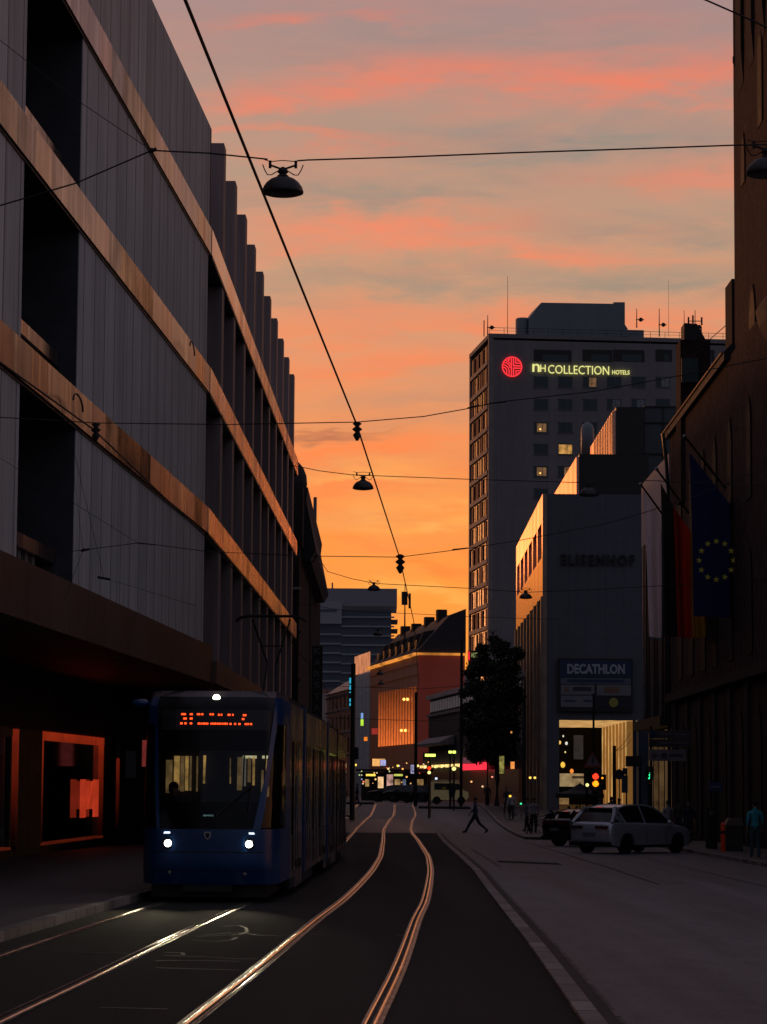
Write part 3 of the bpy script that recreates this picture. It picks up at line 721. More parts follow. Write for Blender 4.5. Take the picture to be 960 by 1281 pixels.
for i in range(14):
    y0 = 1.0 + i * 2.25
    obj('light_string', MB().box(-.09, -.06, y0, y0 + 1.45, 4.4, 10.7 + .02 * i).xf(FR), M['curtain'], lit)
for (px, py) in [(508, 914), (513, 914), (511, 875), (515.5, 875)]:
    yy = vis_y(px); q = P(px, py, 300 + yy)
    obj('spot_lamp', MB().ball(FR(-.35, yy, q.z - H), .17, 8, 5), M['glowspot'], lit)
for zz in (12.0, 13.2):
    obj('stringcourse', MB().box(-.2, -.003, .3, u1, zz, zz + .15).xf(FR), M['cface'], lit)
mst = empty('radio_mast', FR(6, 16, 18.5), 'slim radio mast with antenna panels standing on the mansard roof', 'mast')
obj('pole', MB().tube([FR(2.4, 27, 16.5), FR(2.4, 27, 24.0)], [.12, .04]), M['wire'], mst)
obj('antenna_panel', MB().box(2.0, 2.7, 26.8, 27.2, 21.4, 23).xf(FR), M['wire'], mst)
obj('antenna_panel', MB().box(2.85, 3.1, 26.8, 27.2, 21.0, 22.8).xf(FR), M['wire'], mst)
grb = empty('grey_office_building', FR(0, u1 + 5, gzr), 'grey narrow-windowed building with sunlit roof boxes drawn as glowing', 'building')
obj('wall', MB().box(0, inside, u1 + .05, u2, gzr, 13.8).xf(FR), mat('cool_grey_facade', (.16, .155, .18), .7, emis=(.2, .2, .26), es=.06), grb)  # wall brightness raised by a faint own glow
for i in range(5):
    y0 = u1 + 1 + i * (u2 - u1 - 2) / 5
    obj('pilaster', MB().box(-.3, -.003, y0, y0 + .6, gzr + 3, 13.6).xf(FR), mat('pale_pilaster', (.32, .3, .33), .7, emis=(.3, .28, .33), es=.05) if i == 0 else bpy.data.materials['pale_pilaster'], grb)  # pilasters also lifted by an added glow
    obj('sunlit_roof_box', MB().box(.0, .1, y0, y0 + 2.4, 14.0, 16.4).xf(FR), emat('sunlit_box', (1, .36, .16), .5, .4, .8) if i == 0 else bpy.data.materials['sunlit_box'], grb)  # low sunlight on the boxes put in as their own glow
pb = empty('brown_town_house', FR(0, u2 + 10, gzr), 'brown town house with pitched roof and turquoise neon strip', 'building')
M['bwall'] = mat('rose_brown_facade', (.17, .10, .10), .8, 0, .3, .3, emis=(.4, .18, .15), es=.04)  # slight glow added to set the facade's brightness
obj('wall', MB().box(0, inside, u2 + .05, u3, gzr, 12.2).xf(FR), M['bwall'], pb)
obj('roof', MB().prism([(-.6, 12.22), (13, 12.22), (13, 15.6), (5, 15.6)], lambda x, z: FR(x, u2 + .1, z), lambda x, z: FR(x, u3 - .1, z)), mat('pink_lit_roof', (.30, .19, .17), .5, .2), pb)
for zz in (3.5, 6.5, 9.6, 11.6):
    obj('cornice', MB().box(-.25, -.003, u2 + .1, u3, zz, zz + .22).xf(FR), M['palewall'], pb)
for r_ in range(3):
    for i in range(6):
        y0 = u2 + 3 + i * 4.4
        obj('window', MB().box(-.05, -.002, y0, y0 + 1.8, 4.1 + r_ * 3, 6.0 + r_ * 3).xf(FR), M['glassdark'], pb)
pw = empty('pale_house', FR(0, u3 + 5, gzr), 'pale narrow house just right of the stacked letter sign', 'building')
obj('wall', MB().box(-.5, inside, u3 + .05, u4, gzr, 12.6).xf(FR), mat('pale_grey_facade', (.24, .2, .21), .8, emis=(.3, .22, .24), es=.08), pw)  # facade kept pale by a faint glow in the material
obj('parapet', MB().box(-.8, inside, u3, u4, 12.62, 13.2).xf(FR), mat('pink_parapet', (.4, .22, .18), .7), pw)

def signbox(px0, px1, py0, py1, Y, m, name, label, cat='sign', th=.15, group=None, frame=True):
    a = P(px0, py1, Y); b = P(px1, py0, Y)
    root = empty(name, (a.x, Y, a.z), label, cat, group)
    obj('face', MB().box(a.x, b.x, Y - .01, Y, a.z, b.z), m, root)
    e = .04
    obj('housing', MB().box(a.x - e, b.x + e, Y + .003, Y + th, a.z - e, b.z + e), M['black'], root)
    return root
# turquoise neon strip letters, green blade sign
tq = emat('turquoise_neon', (.03, .42, .62), 1.0, .3, 1)
tr = empty('neon_strip_sign', P(439, 885, 297), 'turquoise vertical neon sign beside the dark signal pole', 'sign')
for (y0, y1) in [(848, 855), (857, 863), (865.5, 866.8), (874, 878), (879.5, 883)]:
    a = P(437.3, y1, 297); b = P(440.6, y0, 297); obj('neon_glyph', MB().box(a.x, b.x, 297, 297.1, a.z, b.z), tq, tr)
a = P(436.5, 886, 297.2); b = P(441.4, 846, 297.2); obj('backing', MB().box(a.x, b.x, 297.12, 297.3, a.z, b.z), M['black'], tr)
gs = empty('blade_sign', P(453, 908, 296), 'small vertical blade sign, blue above and yellow green below', 'sign')
a = P(451.3, 908, 296); b = P(455, 900, 296); obj('lower_panel', MB().box(a.x, b.x, 296, 296.2, a.z, b.z), emat('yellow_green_sign', (.45, .75, .05), 1.0), gs)
a = P(451.6, 899.6, 296); b = P(454.6, 892, 296); obj('upper_panel', MB().box(a.x, b.x, 296, 296.2, a.z, b.z), emat('pale_blue_sign', (.25, .45, .9), .8), gs)
YS = 262
signbox(466, 482, 949.5, 958.5, YS, emat('amber_panel', (1, .5, .15), .9), 'shop_sign', 'small glowing amber shop sign above the poster boxes')
signbox(476, 483, 951, 958, YS - 2, emat('violet_white_panel', (.5, .5, .9), .8), 'shop_sign', 'small violet white lit panel beside the amber sign')
signbox(465, 473, 911, 919, 292, emat('dull_red_panel', (.6, .06, .04), .45), 'shop_sign', 'dull red square sign left of the light curtain')
signbox(455.5, 460, 922, 927, 280, emat('orange_panel', (1, .25, .03), .9), 'traffic_beacon', 'small orange glowing box above the street at left', 'light')
signbox(473, 480, 972, 986, 250, emat('poster_warm', (1, .62, .3), .8, .7, 1.2), 'lit_poster_box', 'lit poster box with warm face panel, left one of the pair', 'poster')
signbox(484, 492, 969, 984, 250, emat('poster_pink', (.9, .5, .42), .55, .8, 1.2), 'lit_poster_box', 'lit poster box with pinkish face panel, right one of the pair', 'poster')
signbox(458, 470, 968.5, 971, 251, emat('yellow_strip', (1, .72, .1), 1.2), 'light_strip', 'short yellow light strip at a kiosk front', 'light')
signbox(493, 504, 968.5, 971, 251, emat('olive_strip', (.75, .8, .15), .8), 'light_strip', 'short yellow green light strip right of the poster boxes', 'light')
us = signbox(514, 519.5, 957, 968, 225, emat('violet_sign', (.35, .33, .55), .9), 'station_sign', 'small pale violet underground station sign with a letter U')
q = P(515, 966, 224.9)
obj('letter', text_mb('U', lambda x, z, d: Vector((q.x + x, 224.95 - d, q.z + z)), .26, .5, .02, .03), M['white'], us)
# kiosk strip under these signs
kq0 = P(452, 1000, 255); kq1 = P(535, 968, 255)
kk_ = empty('street_kiosk', ((kq0.x + kq1.x) / 2, 255, gz(0, 255)), 'low dark kiosk row with small lit fronts at the end of the street', 'kiosk')
obj('wall', MB().box(kq0.x, kq1.x, 255, 258, gz(0, 255), P(480, 966, 255).z), M['black'], kk_)
obj('roof', MB().box(kq0.x - .5, kq1.x + .5, 253.5, 258.5, P(480, 965, 255).z, P(480, 962.5, 255).z), M['metaldk'], kk_)
for i, (x0, x1, c) in enumerate([(457, 462, (1, .6, .2)), (494, 501, (.8, .5, .2)), (504, 508, (.4, .5, .8)), (522, 530, (.7, .4, .15))]):
    a = P(x0, 984, 254.95); b = P(x1, 975, 254.95)
    obj('lit_pane', MB().box(a.x, b.x, 254.9, 254.95, a.z, b.z), emat('kiosk_light_%d' % i, c, .28, .7, 2), kk_)

# ------------------------------------------------------------------ low dark building with shops, right of the lit one
FE = F((4.78, 280, H), (-.1, 1))
ue = -64.0
low = empty('low_dark_building', FE(4, -30, -1.7), 'low dark flat-roofed building with a strip of small top windows and shops below', 'building')
obj('wall', MB().box(0, 12, ue, 0, -1.7, 7.0).xf(FE), mat('charcoal_cladding', (.035, .036, .045), .6), low)
obj('window_strip_wall', MB().box(.15, 12, ue, -.2, 7.02, 8.5).xf(FE), M['darkconc'], low)
obj('roof_edge', MB().box(-.25, 12, ue, .2, 8.52, 8.95).xf(FE), mat('pale_roof_edge', (.45, .38, .37), .6), low)
obj('stringcourse', MB().box(-.2, 12, ue, .1, 6.75, 7.0).xf(FE), M['nhside'], low)
for i in range(30):
    y0 = ue + 1.5 + i * 2.08
    obj('window', MB().box(.05, .13, y0, y0 + 1.25, 7.25, 8.3).xf(FE), mat('pale_blinds', (.55, .48, .47), .6, emis=(.5, .42, .42), es=.06) if i == 0 else bpy.data.materials['pale_blinds'], low)  # blinds given a small glow to look brighter
obj('awning', MB().prism([(-.1, 4.6), (-1.6, 3.9), (-1.6, 3.7), (-.1, 3.7)], lambda x, z: FE(x, -22, z), lambda x, z: FE(x, -.5, z)), mat('pale_awning', (.2, .18, .2), .7), low)
obj('shop_zone', MB().box(-.6, -.01, ue, -.2, 1.9, 3.1).xf(FE), mat('grey_fascia_boards', (.10, .09, .10), .7), low)
obj('shop_glass', MB().box(-.3, -.02, ue, -.2, -1.7, 1.2).xf(FE), mat('lit_shop_front', (.06, .045, .04), .4, 0, .7, .5, emis=(.5, .16, .08), es=.018), low)
for i in range(26):
    y0 = -1 - i * 1.25
    obj('string_bulb', MB().box(-1.0, -.85, y0 - .55, y0, 1.55 + .05 * math.sin(i * 1.7), 1.80).xf(FE), emat('festoon_bulbs', (1, .66, .22), 1.3, .8, 1.7) if i == 0 else bpy.data.materials['festoon_bulbs'], low)
obj('red_neon', MB().box(-1.1, -.9, -50, -34.5, 1.20, 1.85).xf(FE), emat('red_neon_strip', (1, .03, .06), 1.2, .15), low)
signbox(577, 597, 948, 955, 237, emat('dim_pink_sign', (.4, .15, .2), .22, .5, 2), 'shop_sign', 'dim sign board above the red neon strip')
signbox(541, 575, 975.5, 979.5, 236, emat('dim_window_band', (.5, .35, .2), .05, .5), 'shop_sign', 'dim board behind the cream van')
hs = empty('hotel_side_sign', P(592, 826, 230), 'small lit sign with red bar and greenish letters below the hotel tower', 'sign')
a = P(586, 826, 230); b = P(588, 815, 230); obj('red_bar', MB().box(a.x, b.x, 230, 230.1, a.z, b.z), emat('red_bar_light', (1, .03, .06), .9), hs)
a = P(590, 822.5, 230); obj('letters', text_mb('HOTEL', lambda x, z, d: Vector((a.x + x, 230 - d, a.z + z)), 10 * 230 / 3400, 6 * 230 / 3400, .05), emat('pale_green_letters', (.5, .6, .2), .6), hs)
a = P(585.5, 827, 230.1); b = P(601, 814, 230.1); obj('backing', MB().box(a.x, b.x, 230.12, 230.3, a.z, b.z), M['black'], hs)
obj('support', MB().tube([P(593, 827, 230.3), P(593, 900, 230.3)], .06), M['wire'], hs)

# ------------------------------------------------------------------ hotel tower
cN = P(612, 422, 360); LF = F((cN.x, 360, H), (-.1117, .9937)); FT = F((cN.x, 360, H), (-.1117, .9937))
zN = cN.z - H
nh = empty('hotel_tower', (cN.x + 16, 365, 0), 'tall grey hotel tower with a red round emblem and glowing letters near the top', 'building')
s_ = 360 / 3400
def nx_(px): # local x along the front for a pixel
    t = (px - 480) / 3400 * .9935
    return (t * 360 - cN.x) / (.9937 - t * .1117)
def nz_(py, px=700):
    xx = nx_(px); wy = 360 + .1117 * xx
    return P(px, py, wy).z - H
ND = 18.0
nF = FT
obj('wall', MB().box(0.6, 36, .02, ND, -3, zN - .3).xf(nF), M['nhwall'], nh)
obj('left_side', MB().box(.35, .59, .6, ND - .3, -3, zN - .5).xf(nF), M['black'], nh)
obj('corner_pier', MB().box(0, .62, 0, .7, -3, zN).xf(nF), M['nhside'], nh)
obj('corner_pier', MB().box(0, .62, ND - .5, ND + .3, -3, zN + .2).xf(nF), M['nhside'], nh)
obj('parapet', MB().box(-.02, 36, -.04, ND + .4, zN + .001, zN + .55).xf(nF), M['nhwall'], nh)
fl = 28 * s_
for i in range(15):
    z1 = zN - 3.0 - i * fl
    obj('balcony_band', MB().box(-.1, .34, .72, ND - .55, z1 - .55, z1).xf(nF), M['nhside'], nh)
    for j in range(4):
        y0 = 1.2 + j * 4.2
        pn = obj('window', MB().box(.2, .33, y0, y0 + 3.5, z1 + .1, z1 + fl - .62).xf(nF), M['sideglass'], nh)
        obj('blind', MB().box(.08, .18, y0 + .3 + .6 * ((i * 7 + j * 3) % 3), y0 + 1.7 + .5 * ((i + j) % 3), z1 + .12, z1 + fl - .7).xf(nF), M['nhblind'], pn)
# front windows
colpx = [679, 710, 741.5, 772, 803, 834, 865]; rowpy = [478, 506, 535, 562, 590, 618]
litw = {(0, 2): 'dot', (1, 3): 'full', (0, 4): 'dot', (1, 4): 'half', (2, 0): 'half', (5, 0): 'pale', (4, 1): 'pale', (3, 1): 'pale', (1, 5): 'pale'}
wl = emat('lit_hotel_room', (1, .50, .12), .42, .7, 1.2); wh = emat('dim_hotel_room', (.8, .42, .18), .16, .6, 1.5); wp = mat('net_curtain', (.22, .22, .25), .6); bl = emat('room_lamp', (1, .6, .15), 1.6, .1)
for r_, py in enumerate(rowpy):
    for c_, px in enumerate(colpx):
        x0 = nx_(px) - .92; x1 = nx_(px) + .95; z0 = nz_(py + 6.2, px); z1 = nz_(py - 6.2, px)
        wd = obj('window', MB().box(x0, x1, -.03, .015, z0, z1).xf(nF), M['glassteal'], nh)
        obj('frame', MB().box(x0 - .1, x1 + .1, -.05, .014, z0 - .12, z0 - .005).box(x0 - .08, x0 - .003, -.05, .014, z0, z1).box(x1 + .003, x1 + .08, -.05, .014, z0, z1), M['nhroof'], wd) if False else None
        fr = MB().box(x0 - .1, x1 + .1, -.06, .014, z0 - .14, z0 - .005).box(x0 - .1, x1 + .1, -.06, .014, z1 + .005, z1 + .1).box((x0 + x1) / 2 + .2, (x0 + x1) / 2 + .26, -.05, -.031, z0, z1)
        obj('frame', fr.xf(nF), mat('window_frame_grey', (.10, .10, .11), .6) if 'window_frame_grey' not in bpy.data.materials else bpy.data.materials['window_frame_grey'], wd)
        kd = litw.get((c_, r_))
        if kd == 'full': obj('lit_room', MB().box(x0 + .05, x1 - .02, -.035, -.0305, z0 + .05, z1 - .05).xf(nF), wl, wd)
        if kd == 'half': obj('lit_room', MB().box(x0 + .8, x1 - .1, -.035, -.0305, z0 + .05, z1 - .05).xf(nF), wh, wd)
        if kd == 'pale': obj('curtain', MB().box(x0 + .75, x1 - .1, -.035, -.0305, z0 + .05, z1 - .05).xf(nF), wp, wd)
        if kd == 'dot':
            obj('lit_room', MB().box(x0 + .4, x1 - .2, -.035, -.0305, z0 + .1, z1 - .1).xf(nF), wh, wd)
            obj('room_lamp', MB().ball(nF((x0 + x1) / 2 - .1, -.1, z0 + .45), .12, 6, 4), bl, wd)
for (p0_, p1_) in [(670, 718), (732, 770), (771, 811), (825, 846), (860, 900)]:
    lo = obj('loggia', MB().box(nx_(p0_), nx_(p1_), -.02, .014, nz_(452, p0_), nz_(437, p0_)).xf(nF), M['black'], nh)  # flat black sheet, shade of the recess put into its colour
    obj('glazing', MB().box(nx_(p0_) + 1.2, nx_(p1_) - .4, -.04, -.025, nz_(451.5, p0_), nz_(443, p0_)).xf(nF), M['glassteal'], lo)
# sign
M['redneon'] = emat('red_neon_emblem', (1, .035, .045), 1.25, .05)
M['neonyellow'] = emat('pale_yellow_letters', (.86, .84, .28), 1.0, .05)
ecx, ecz, er = nx_(642), nz_(459, 642), 13 * s_
em = MB()
def seg(pts, wd):
    for a, b in zip(pts, pts[1:]):
        a = Vector(a); b = Vector(b); d = (b - a).normalized(); n_ = Vector((-d.y, d.x)) * wd / 2; a = a - d * wd * .3; b = b + d * wd * .3
        em.add([nF(ecx + v.x * er, -.25, ecz + v.y * er) for v in (a - n_, b - n_, b + n_, a + n_)], [(0, 1, 2, 3)])
W_ = .10
seg([(math.cos(t * math.pi / 18) * .95, math.sin(t * math.pi / 18) * .95) for t in range(37)], W_)
seg([(-.07, .93), (-.07, -.93)], W_ * 1.1); seg([(.14, .92), (.14, .1), (.9, .1)], W_ * 1.2); seg([(.93, -.13), (.14, -.13), (.14, -.92)], W_ * 1.2)
seg([(.36, .85), (.36, .36), (.82, .36)], W_); seg([(.58, .7), (.58, .58), (.72, .58)], W_); seg([(.85, -.38), (.38, -.38), (.38, -.82)], W_); seg([(.7, -.6), (.58, -.6), (.58, -.72)], W_)
seg([(-.92, .18)] + [(-.92 + .62 * math.sin(t * math.pi / 12), -.44 + .62 * math.cos(t * math.pi / 12)) for t in range(7)] + [(-.30, -.88)], W_)
seg([(-.95, -.05)] + [(-.92 + .39 * math.sin(t * math.pi / 12), -.44 + .39 * math.cos(t * math.pi / 12)) for t in range(7)] + [(-.53, -.75)], W_)
seg([(-.90, -.28), (-.76, -.5)], W_); seg([(-.85, .4), (-.55, .36), (-.3, .18), (-.2, -.05), (-.2, -.1)], W_); seg([(-.65, .62), (-.4, .5), (-.07, .2)], W_); seg([(-.48, .8), (-.3, .6), (-.25, .85)], W_)
sg = obj('round_emblem', em, M['redneon'], nh)
for txt, xa, xb, ya, yb, bo in [('n', 668, 677.2, 465.2, 455.4, .005), ('H', 678, 684.8, 465.2, 456.4, -.004), ('COLLECTION', 688, 765.5, 468.2, 457.6, -.006), ('HOTELS', 769.5, 791.5, 468.6, 463.4, 0)]:
    x0, x1 = nx_(xa), nx_(xb); z0, z1 = nz_(yb, (xa + xb) / 2), nz_(ya, (xa + xb) / 2)
    z0, z1 = min(z0, z1), max(z0, z1)
    slope = 0.0
    obj('sign_letters', text_mb(txt, lambda x, z, d, x0=x0, z0=z0: nF(x0 + x, -.12 - d, z0 + z), x1 - x0, z1 - z0, .12, bo), M['neonyellow'], nh)
# roof plant
def npt(px, py, dy=6): 
    return Vector((nx_(px), dy, P(px, py, 360 + dy + .1117 * nx_(px)).z - H))
pr = [npt(x, y) for x, y in [(673, 421), (673, 398), (689, 378.5), (783, 380), (783, 378), (797.5, 378), (797.5, 406), (801, 411), (801, 421)]]
ph = MB().prism([(v.x, v.z) for v in pr], lambda x, z: nF(x, 6, z), lambda x, z: nF(x, 14, z))
obj('plant_room', ph, M['nhroof'], nh)
c0 = npt(665.5, 421); c1_ = npt(665.5, 396)
obj('plant_room_drum', MB().lathe([(1.0, c0.z), (1.0, c1_.z - .2), (.85, c1_.z)], (c0.x + .2, 7.5, 0)).xf(nF), M['nhroof'], nh, smooth=False)
c2 = npt(800, 411); c3 = npt(824, 426)
obj('plant_room', MB().box(c2.x, c3.x, 7, 13, c3.z, c2.z).xf(nF), M['nhroof'], nh)
obj('roof_step', MB().box(npt(670, 0).x, npt(800, 0).x, 4, 5.9, zN + .4, zN + 1.0).xf(nF), M['black'], nh)
rl = MB().tube([nF(.1, .3, zN + 1.4), nF(35, .3, zN + 1.4)], .03, 4).tube([nF(.1, .3, zN + 1.0), nF(35, .3, zN + 1.0)], .02, 4)
for i in range(18): rl.tube([nF(.1 + i * 2, .3, zN + .5), nF(.1 + i * 2, .3, zN + 1.4)], .03, 4)
obj('roof_railing', rl, M['metaldk'], nh)
# antennas
def antenna(px, ptop, pbase, label, kind=0, wd=.09):
    a = nF(*npt(px, pbase, 3)); b = nF(*npt(px, ptop, 3))
    r = empty('roof_antenna', a, label, 'antenna', 'antennas on the hotel roof')
    obj('pole', MB().tube([a, b], [wd, wd * .5], 5), M['wire'], r)
    if kind >= 1:
        zz = a.z + (b.z - a.z) * .42
        obj('arm', MB().tube([Vector((a.x - .1, a.y, zz)), Vector((a.x + (1.0 if kind < 3 else .9), a.y, zz))], .07, 4), M['wire'], r)
        obj('dish', MB().lathe([(.02, -.12), (.30, 0), (.30, .08)], (a.x + .55, a.y - .1, zz), 8, 'y'), M['wire'], r)
    if kind == 2:
        obj('second_pole', MB().tube([a + Vector((-.5, 0, 0)), Vector((a.x - .5, a.y, a.z + (b.z - a.z) * .75))], .07, 4), M['wire'], r)
    if kind == 3:
        for j, (dx_, z_) in enumerate([(-.9, .62), (.9, .62), (-.8, .3), (.8, .3), (-.3, .68), (.3, .25)]):
            zz = a.z + (b.z - a.z) * z_
            obj('antenna_panel', MB().box(a.x + dx_ - .11, a.x + dx_ + .11, a.y - .1, a.y + .1, zz - .55, zz + .55), M['wire'], r)
        for z_ in (.62, .3):
            zz = a.z + (b.z - a.z) * z_
            obj('arm', MB().tube([Vector((a.x - .9, a.y, zz)), Vector((a.x + .9, a.y, zz))], .06, 4), M['wire'], r)
antenna(615.5, 394, 421, 'twin short poles with small dishes at the left corner of the hotel roof', 2)
antenna(641, 345, 421, 'very thin tall whip antenna on the hotel roof left of the plant room', 0, .05)
antenna(807, 386, 410, 'dark pole antenna with one dish just right of the plant room', 1)
antenna(836, 386, 421, 'second dark pole with a dish right of the plant room', 1)
antenna(848, 350, 421, 'faint tall whip antenna at the right side of the hotel roof', 0, .03)
antenna(882, 388, 424, 'cluster mast with several antenna panels near the brick building', 3)
antenna(868, 388, 424, 'plain thin pole beside the cluster mast', 0, .07)

# ------------------------------------------------------------------ Elisenhof building
FEl = F((10.05, 0, H), (.006, 1)); YE = 190.0
ex0 = P(680, 900, YE).x; zE = P(720, 618, YE).z - H
gE = -2.0
el = empty('office_building', (16, 200, gz(12, 190)), 'grey slab-faced office building with large wall sign, lit passage and stepped glass top', 'building')
xr = 24.0
pz1 = P(745, 901, YE).z; px0 = P(700, 900, YE).x; px1 = P(790, 900, YE).x
gel = gz(12, 190) - .1
obj('front_wall', MB().box(ex0 + .25, xr, YE, YE + .6, pz1, zE + H), M['elis'], el)
obj('front_wall', MB().box(ex0 + .25, px0, YE, YE + .6, gel, pz1 - .002), M['elis'], el)
obj('rear_mass', MB().box(ex0 + .9, xr, YE + .7, 232.5, pz1 + .25, zE + H - .55), M['elis'], el)
obj('roof', MB().box(ex0 + .3, xr, YE + .61, 233, zE + H - .5, zE + H - .05), M['darkconc'], el)
side = MB()
def fx(px, py): return onplane(px, py, 10.05, .006)
zU = zE
obj('left_side_wall', MB().box(0, .24, YE + .02, 233, zU - 1.9, zU).xf(FEl), M['elisside'], el)
obj('left_side_wall', MB().box(0, .24, YE + .02, 233, zU - 7.2, zU - 4.4).xf(FEl), M['elisside'], el)
n_ = 6
for i in range(n_ + 1):
    yy = YE + .02 + (233 - YE - 1.6) * i / n_
    obj('side_pier', MB().box(.0, .24, yy, yy + 1.55, zU - 4.4, zU - 1.9).xf(FEl), M['elisside'], el)
obj('left_windows', MB().box(.26, .6, YE + .7, 232.8, gE - .2, zU - .3).xf(FEl), M['glassdark'], el)
for i in range(9):
    yy = YE + .1 + (42.0) * i / 8
    obj('vertical_fin', MB().box(-.12, .22, yy, yy + .7, gE, zU - 7.22).xf(FEl), M['bronze'], el)
obj('front_edge_pier', MB().box(ex0 - .02, ex0 + .24, YE - .05, YE + .55, gel, zE + H), M['bronze'], el)
# letters ELISENHOF
a = P(702, 707, YE); b = P(794, 694, YE)
obj('wall_letters', text_mb('ELISENHOF', lambda x, z, d: Vector((a.x + x, YE - .05 - d, a.z + z)), b.x - a.x, b.z - a.z, .15, .02, 1.3), mat('black_letters', (.015, .014, .016), .6), el)
# passage running through the building
PY = YE + 24
obj('passage_ceiling', MB().box(px0, px1 + .2, YE + .62, PY, pz1 - .02, pz1 + .2), M['passceil'], el)
for i in range(8):
    y0 = YE + .7 + i * 2.9
    obj('passage_wall', MB().box(px1 + .02, px1 + .3, y0, y0 + 2.85, gel, pz1 - .03), M['passage'], el)
    obj('passage_pier', MB().box(px1 - .28, px1 + .01, y0 - .05, y0 + .3, gel, pz1 - .04), M['passage'], el)
    obj('passage_edge', MB().box(px1 - .34, px1 - .285, y0 - .08, y0 + .06, gel, pz1 - .05), emat('pier_edge_glow', (1, .62, .22), .42, .6, .6) if i == 0 else bpy.data.materials['pier_edge_glow'], el)  # bright pier edges put in as glowing strips
obj('passage_left_wall', MB().box(px0 - .2, px0 - .01, YE + .62, PY, gel, pz1), M['darkconc'], el)
obj('passage_back', MB().box(px0 - .5, px1 + 6, PY + .5, PY + .7, gel, pz1 + 2), mat('passage_dark', (.004, .004, .005), .6, spec=.1), el)  # near-black sheet, darkness deep in the passage put into its colour
for i, (x0, x1, y0, y1, c, e_) in enumerate([(700.5, 737, 968, 984, (.75, .55, .28), .30), (716, 734, 971, 974, (.2, .15, .1), .1), (697, 712, 994, 1012, (.8, .5, .2), .22), (718, 730, 920, 950, (.1, .12, .16), .10)]):
    a = P(x0, y1, PY - .1 * i); b = P(x1, y0, PY - .1 * i)
    obj('lit_panel', MB().box(a.x, b.x, PY - .1 * i, PY + .05 - .1 * i, a.z, b.z), emat('passage_panel_%d' % i, c, e_, .5, 1.2), el)
for i in range(5):
    x = px1 + .35 + i * 1.05
    obj('lit_column', MB().box(x, x + .16, YE - .02, YE + .1, gel, P(795, 905, YE).z), M['passage'] if i % 2 else M['bronze'], el)
    obj('lit_capital', MB().box(x - .02, x + .2, YE - .04, YE + .1, P(795, 914, YE).z, P(795, 902, YE).z), emat('column_light', (1, .75, .35), .35) if i == 0 else bpy.data.materials['column_light'], el)
obj('base_glass', MB().box(px1 + .12, xr, YE + .12, YE + .3, gel, pz1 - .01), M['annexglass'], el)
# lights in the passage
for (px, py, c, r) in [(707.5, 941, (1, .8, .3), .07), (705, 928, (.8, .8, .6), .06), (700.5, 929, (1, .6, .15), .10), (704.5, 957, (1, .6, .08), .14), (715.6, 965, (1, .28, .04), .13), (709, 930, (.8, .8, .7), .07)]:
    pass
pls = empty('passage_lights', P(706, 965, PY - 2), 'small coloured lights glowing inside the open passage', 'light')
for i, (px, py, c, r) in enumerate([(707.5, 941, (1, .8, .3), .05), (705, 921, (.8, .8, .6), .06), (700.5, 929, (1, .6, .15), .10), (704.5, 957, (1, .6, .08), .16), (715.6, 965, (1, .28, .04), .13), (709, 930, (.8, .8, .7), .09)]):
    obj('lamp', MB().ball(P(px, py, PY - 1), r * 1.15, 8, 5, (1, 1, 1.3)), emat('passage_lamp_%d' % i, c, .9), pls)
# stepped upper floors behind the roof edge
st1 = obj('terrace_floor', MB().box(P(725, 590, 200).x, P(812, 590, 200).x, 200, 222, zE + H - .1, P(730, 568, 200).z), M['black'], el)
t1x = P(725, 590, 200).x
obj('terrace_side', MB().box(t1x - .2, t1x - .003, 200.2, 228, zE + H - .1, P(725, 571, 200).z), M['elisside'], el)
t2x = P(771, 540, 203).x
st2 = obj('terrace_floor', MB().box(t2x, P(806, 540, 203).x, 203, 222, P(770, 568, 203).z, P(770, 509, 203).z), M['black'], el)
obj('terrace_side', MB().box(t2x - .2, t2x - .003, 203.2, 226, P(770, 568, 203).z, P(770, 513, 203).z), M['elisside'], el)
gm = MB(); 
gx0 = P(806, 500, 206).x; gx1 = P(850, 500, 206).x
obj('glass_screen', MB().box(gx0, gx1, 206, 206.1, zE + H, P(806, 509, 206).z), mat('screen_glass', (.04, .048, .065), .2), el)
for i in range(3): gm.box(gx0 + i * 1.45 - .06, gx0 + i * 1.45 + .06, 205.9, 205.98, zE + H, P(806, 509, 206).z)
for py in (509, 529, 568): gm.box(gx0, gx1, 205.8, 205.88, P(806, py, 206).z - .06, P(806, py, 206).z + .06)
obj('glass_screen_frame', gm, M['black'], el)
for i in range(14):
    y0 = 203.4 + i * 1.6
    obj('side_post', MB().box(t2x - .26, t2x - .21, y0, y0 + .35, P(770, 567, 203).z, P(770, 514, 203).z), M['bronze'], st2) if i < 12 else None
obj('curved_roof_glass', MB().lathe([(.55, -1.0), (.55, 1.6), (.4, 2.0), (.1, 2.2)], (t2x - .3, 227.5, P(752, 548, 224).z - .4), 14), M['nhroof'], el, smooth=True)

# wall sign
sa = P(700, 888, YE - .2); sb = P(790, 826, YE - .2)
ws = empty('shop_sign_board', (sa.x, YE - .3, sa.z), 'large dim wall sign board with white DECATHLON lettering on blue above smaller panels', 'sign')
YB = YE - .3
def srect(px0, px1, py0, py1, m, name, d=0, par=None):
    a = P(px0, py1, YB); b = P(px1, py0, YB)
    return obj(name, MB().box(a.x, b.x, YB - .02 - d, YB + .0 - d, a.z, b.z), m, par or ws)
obj('board', MB().box(sa.x - .1, sb.x + .1, YB + .003, YB + .25, sa.z - .1, sb.z + .1), M['black'], ws)
blue = srect(701, 790, 826.5, 847, M['signblue'], 'blue_panel')
a = P(710, 843, YB); b = P(782, 831, YB)
obj('lettering', text_mb('DECATHLON', lambda x, z, d: Vector((a.x + x, YB - .03 - d, a.z + z)), b.x - a.x, b.z - a.z, .03, .04), M['signtext'], blue)
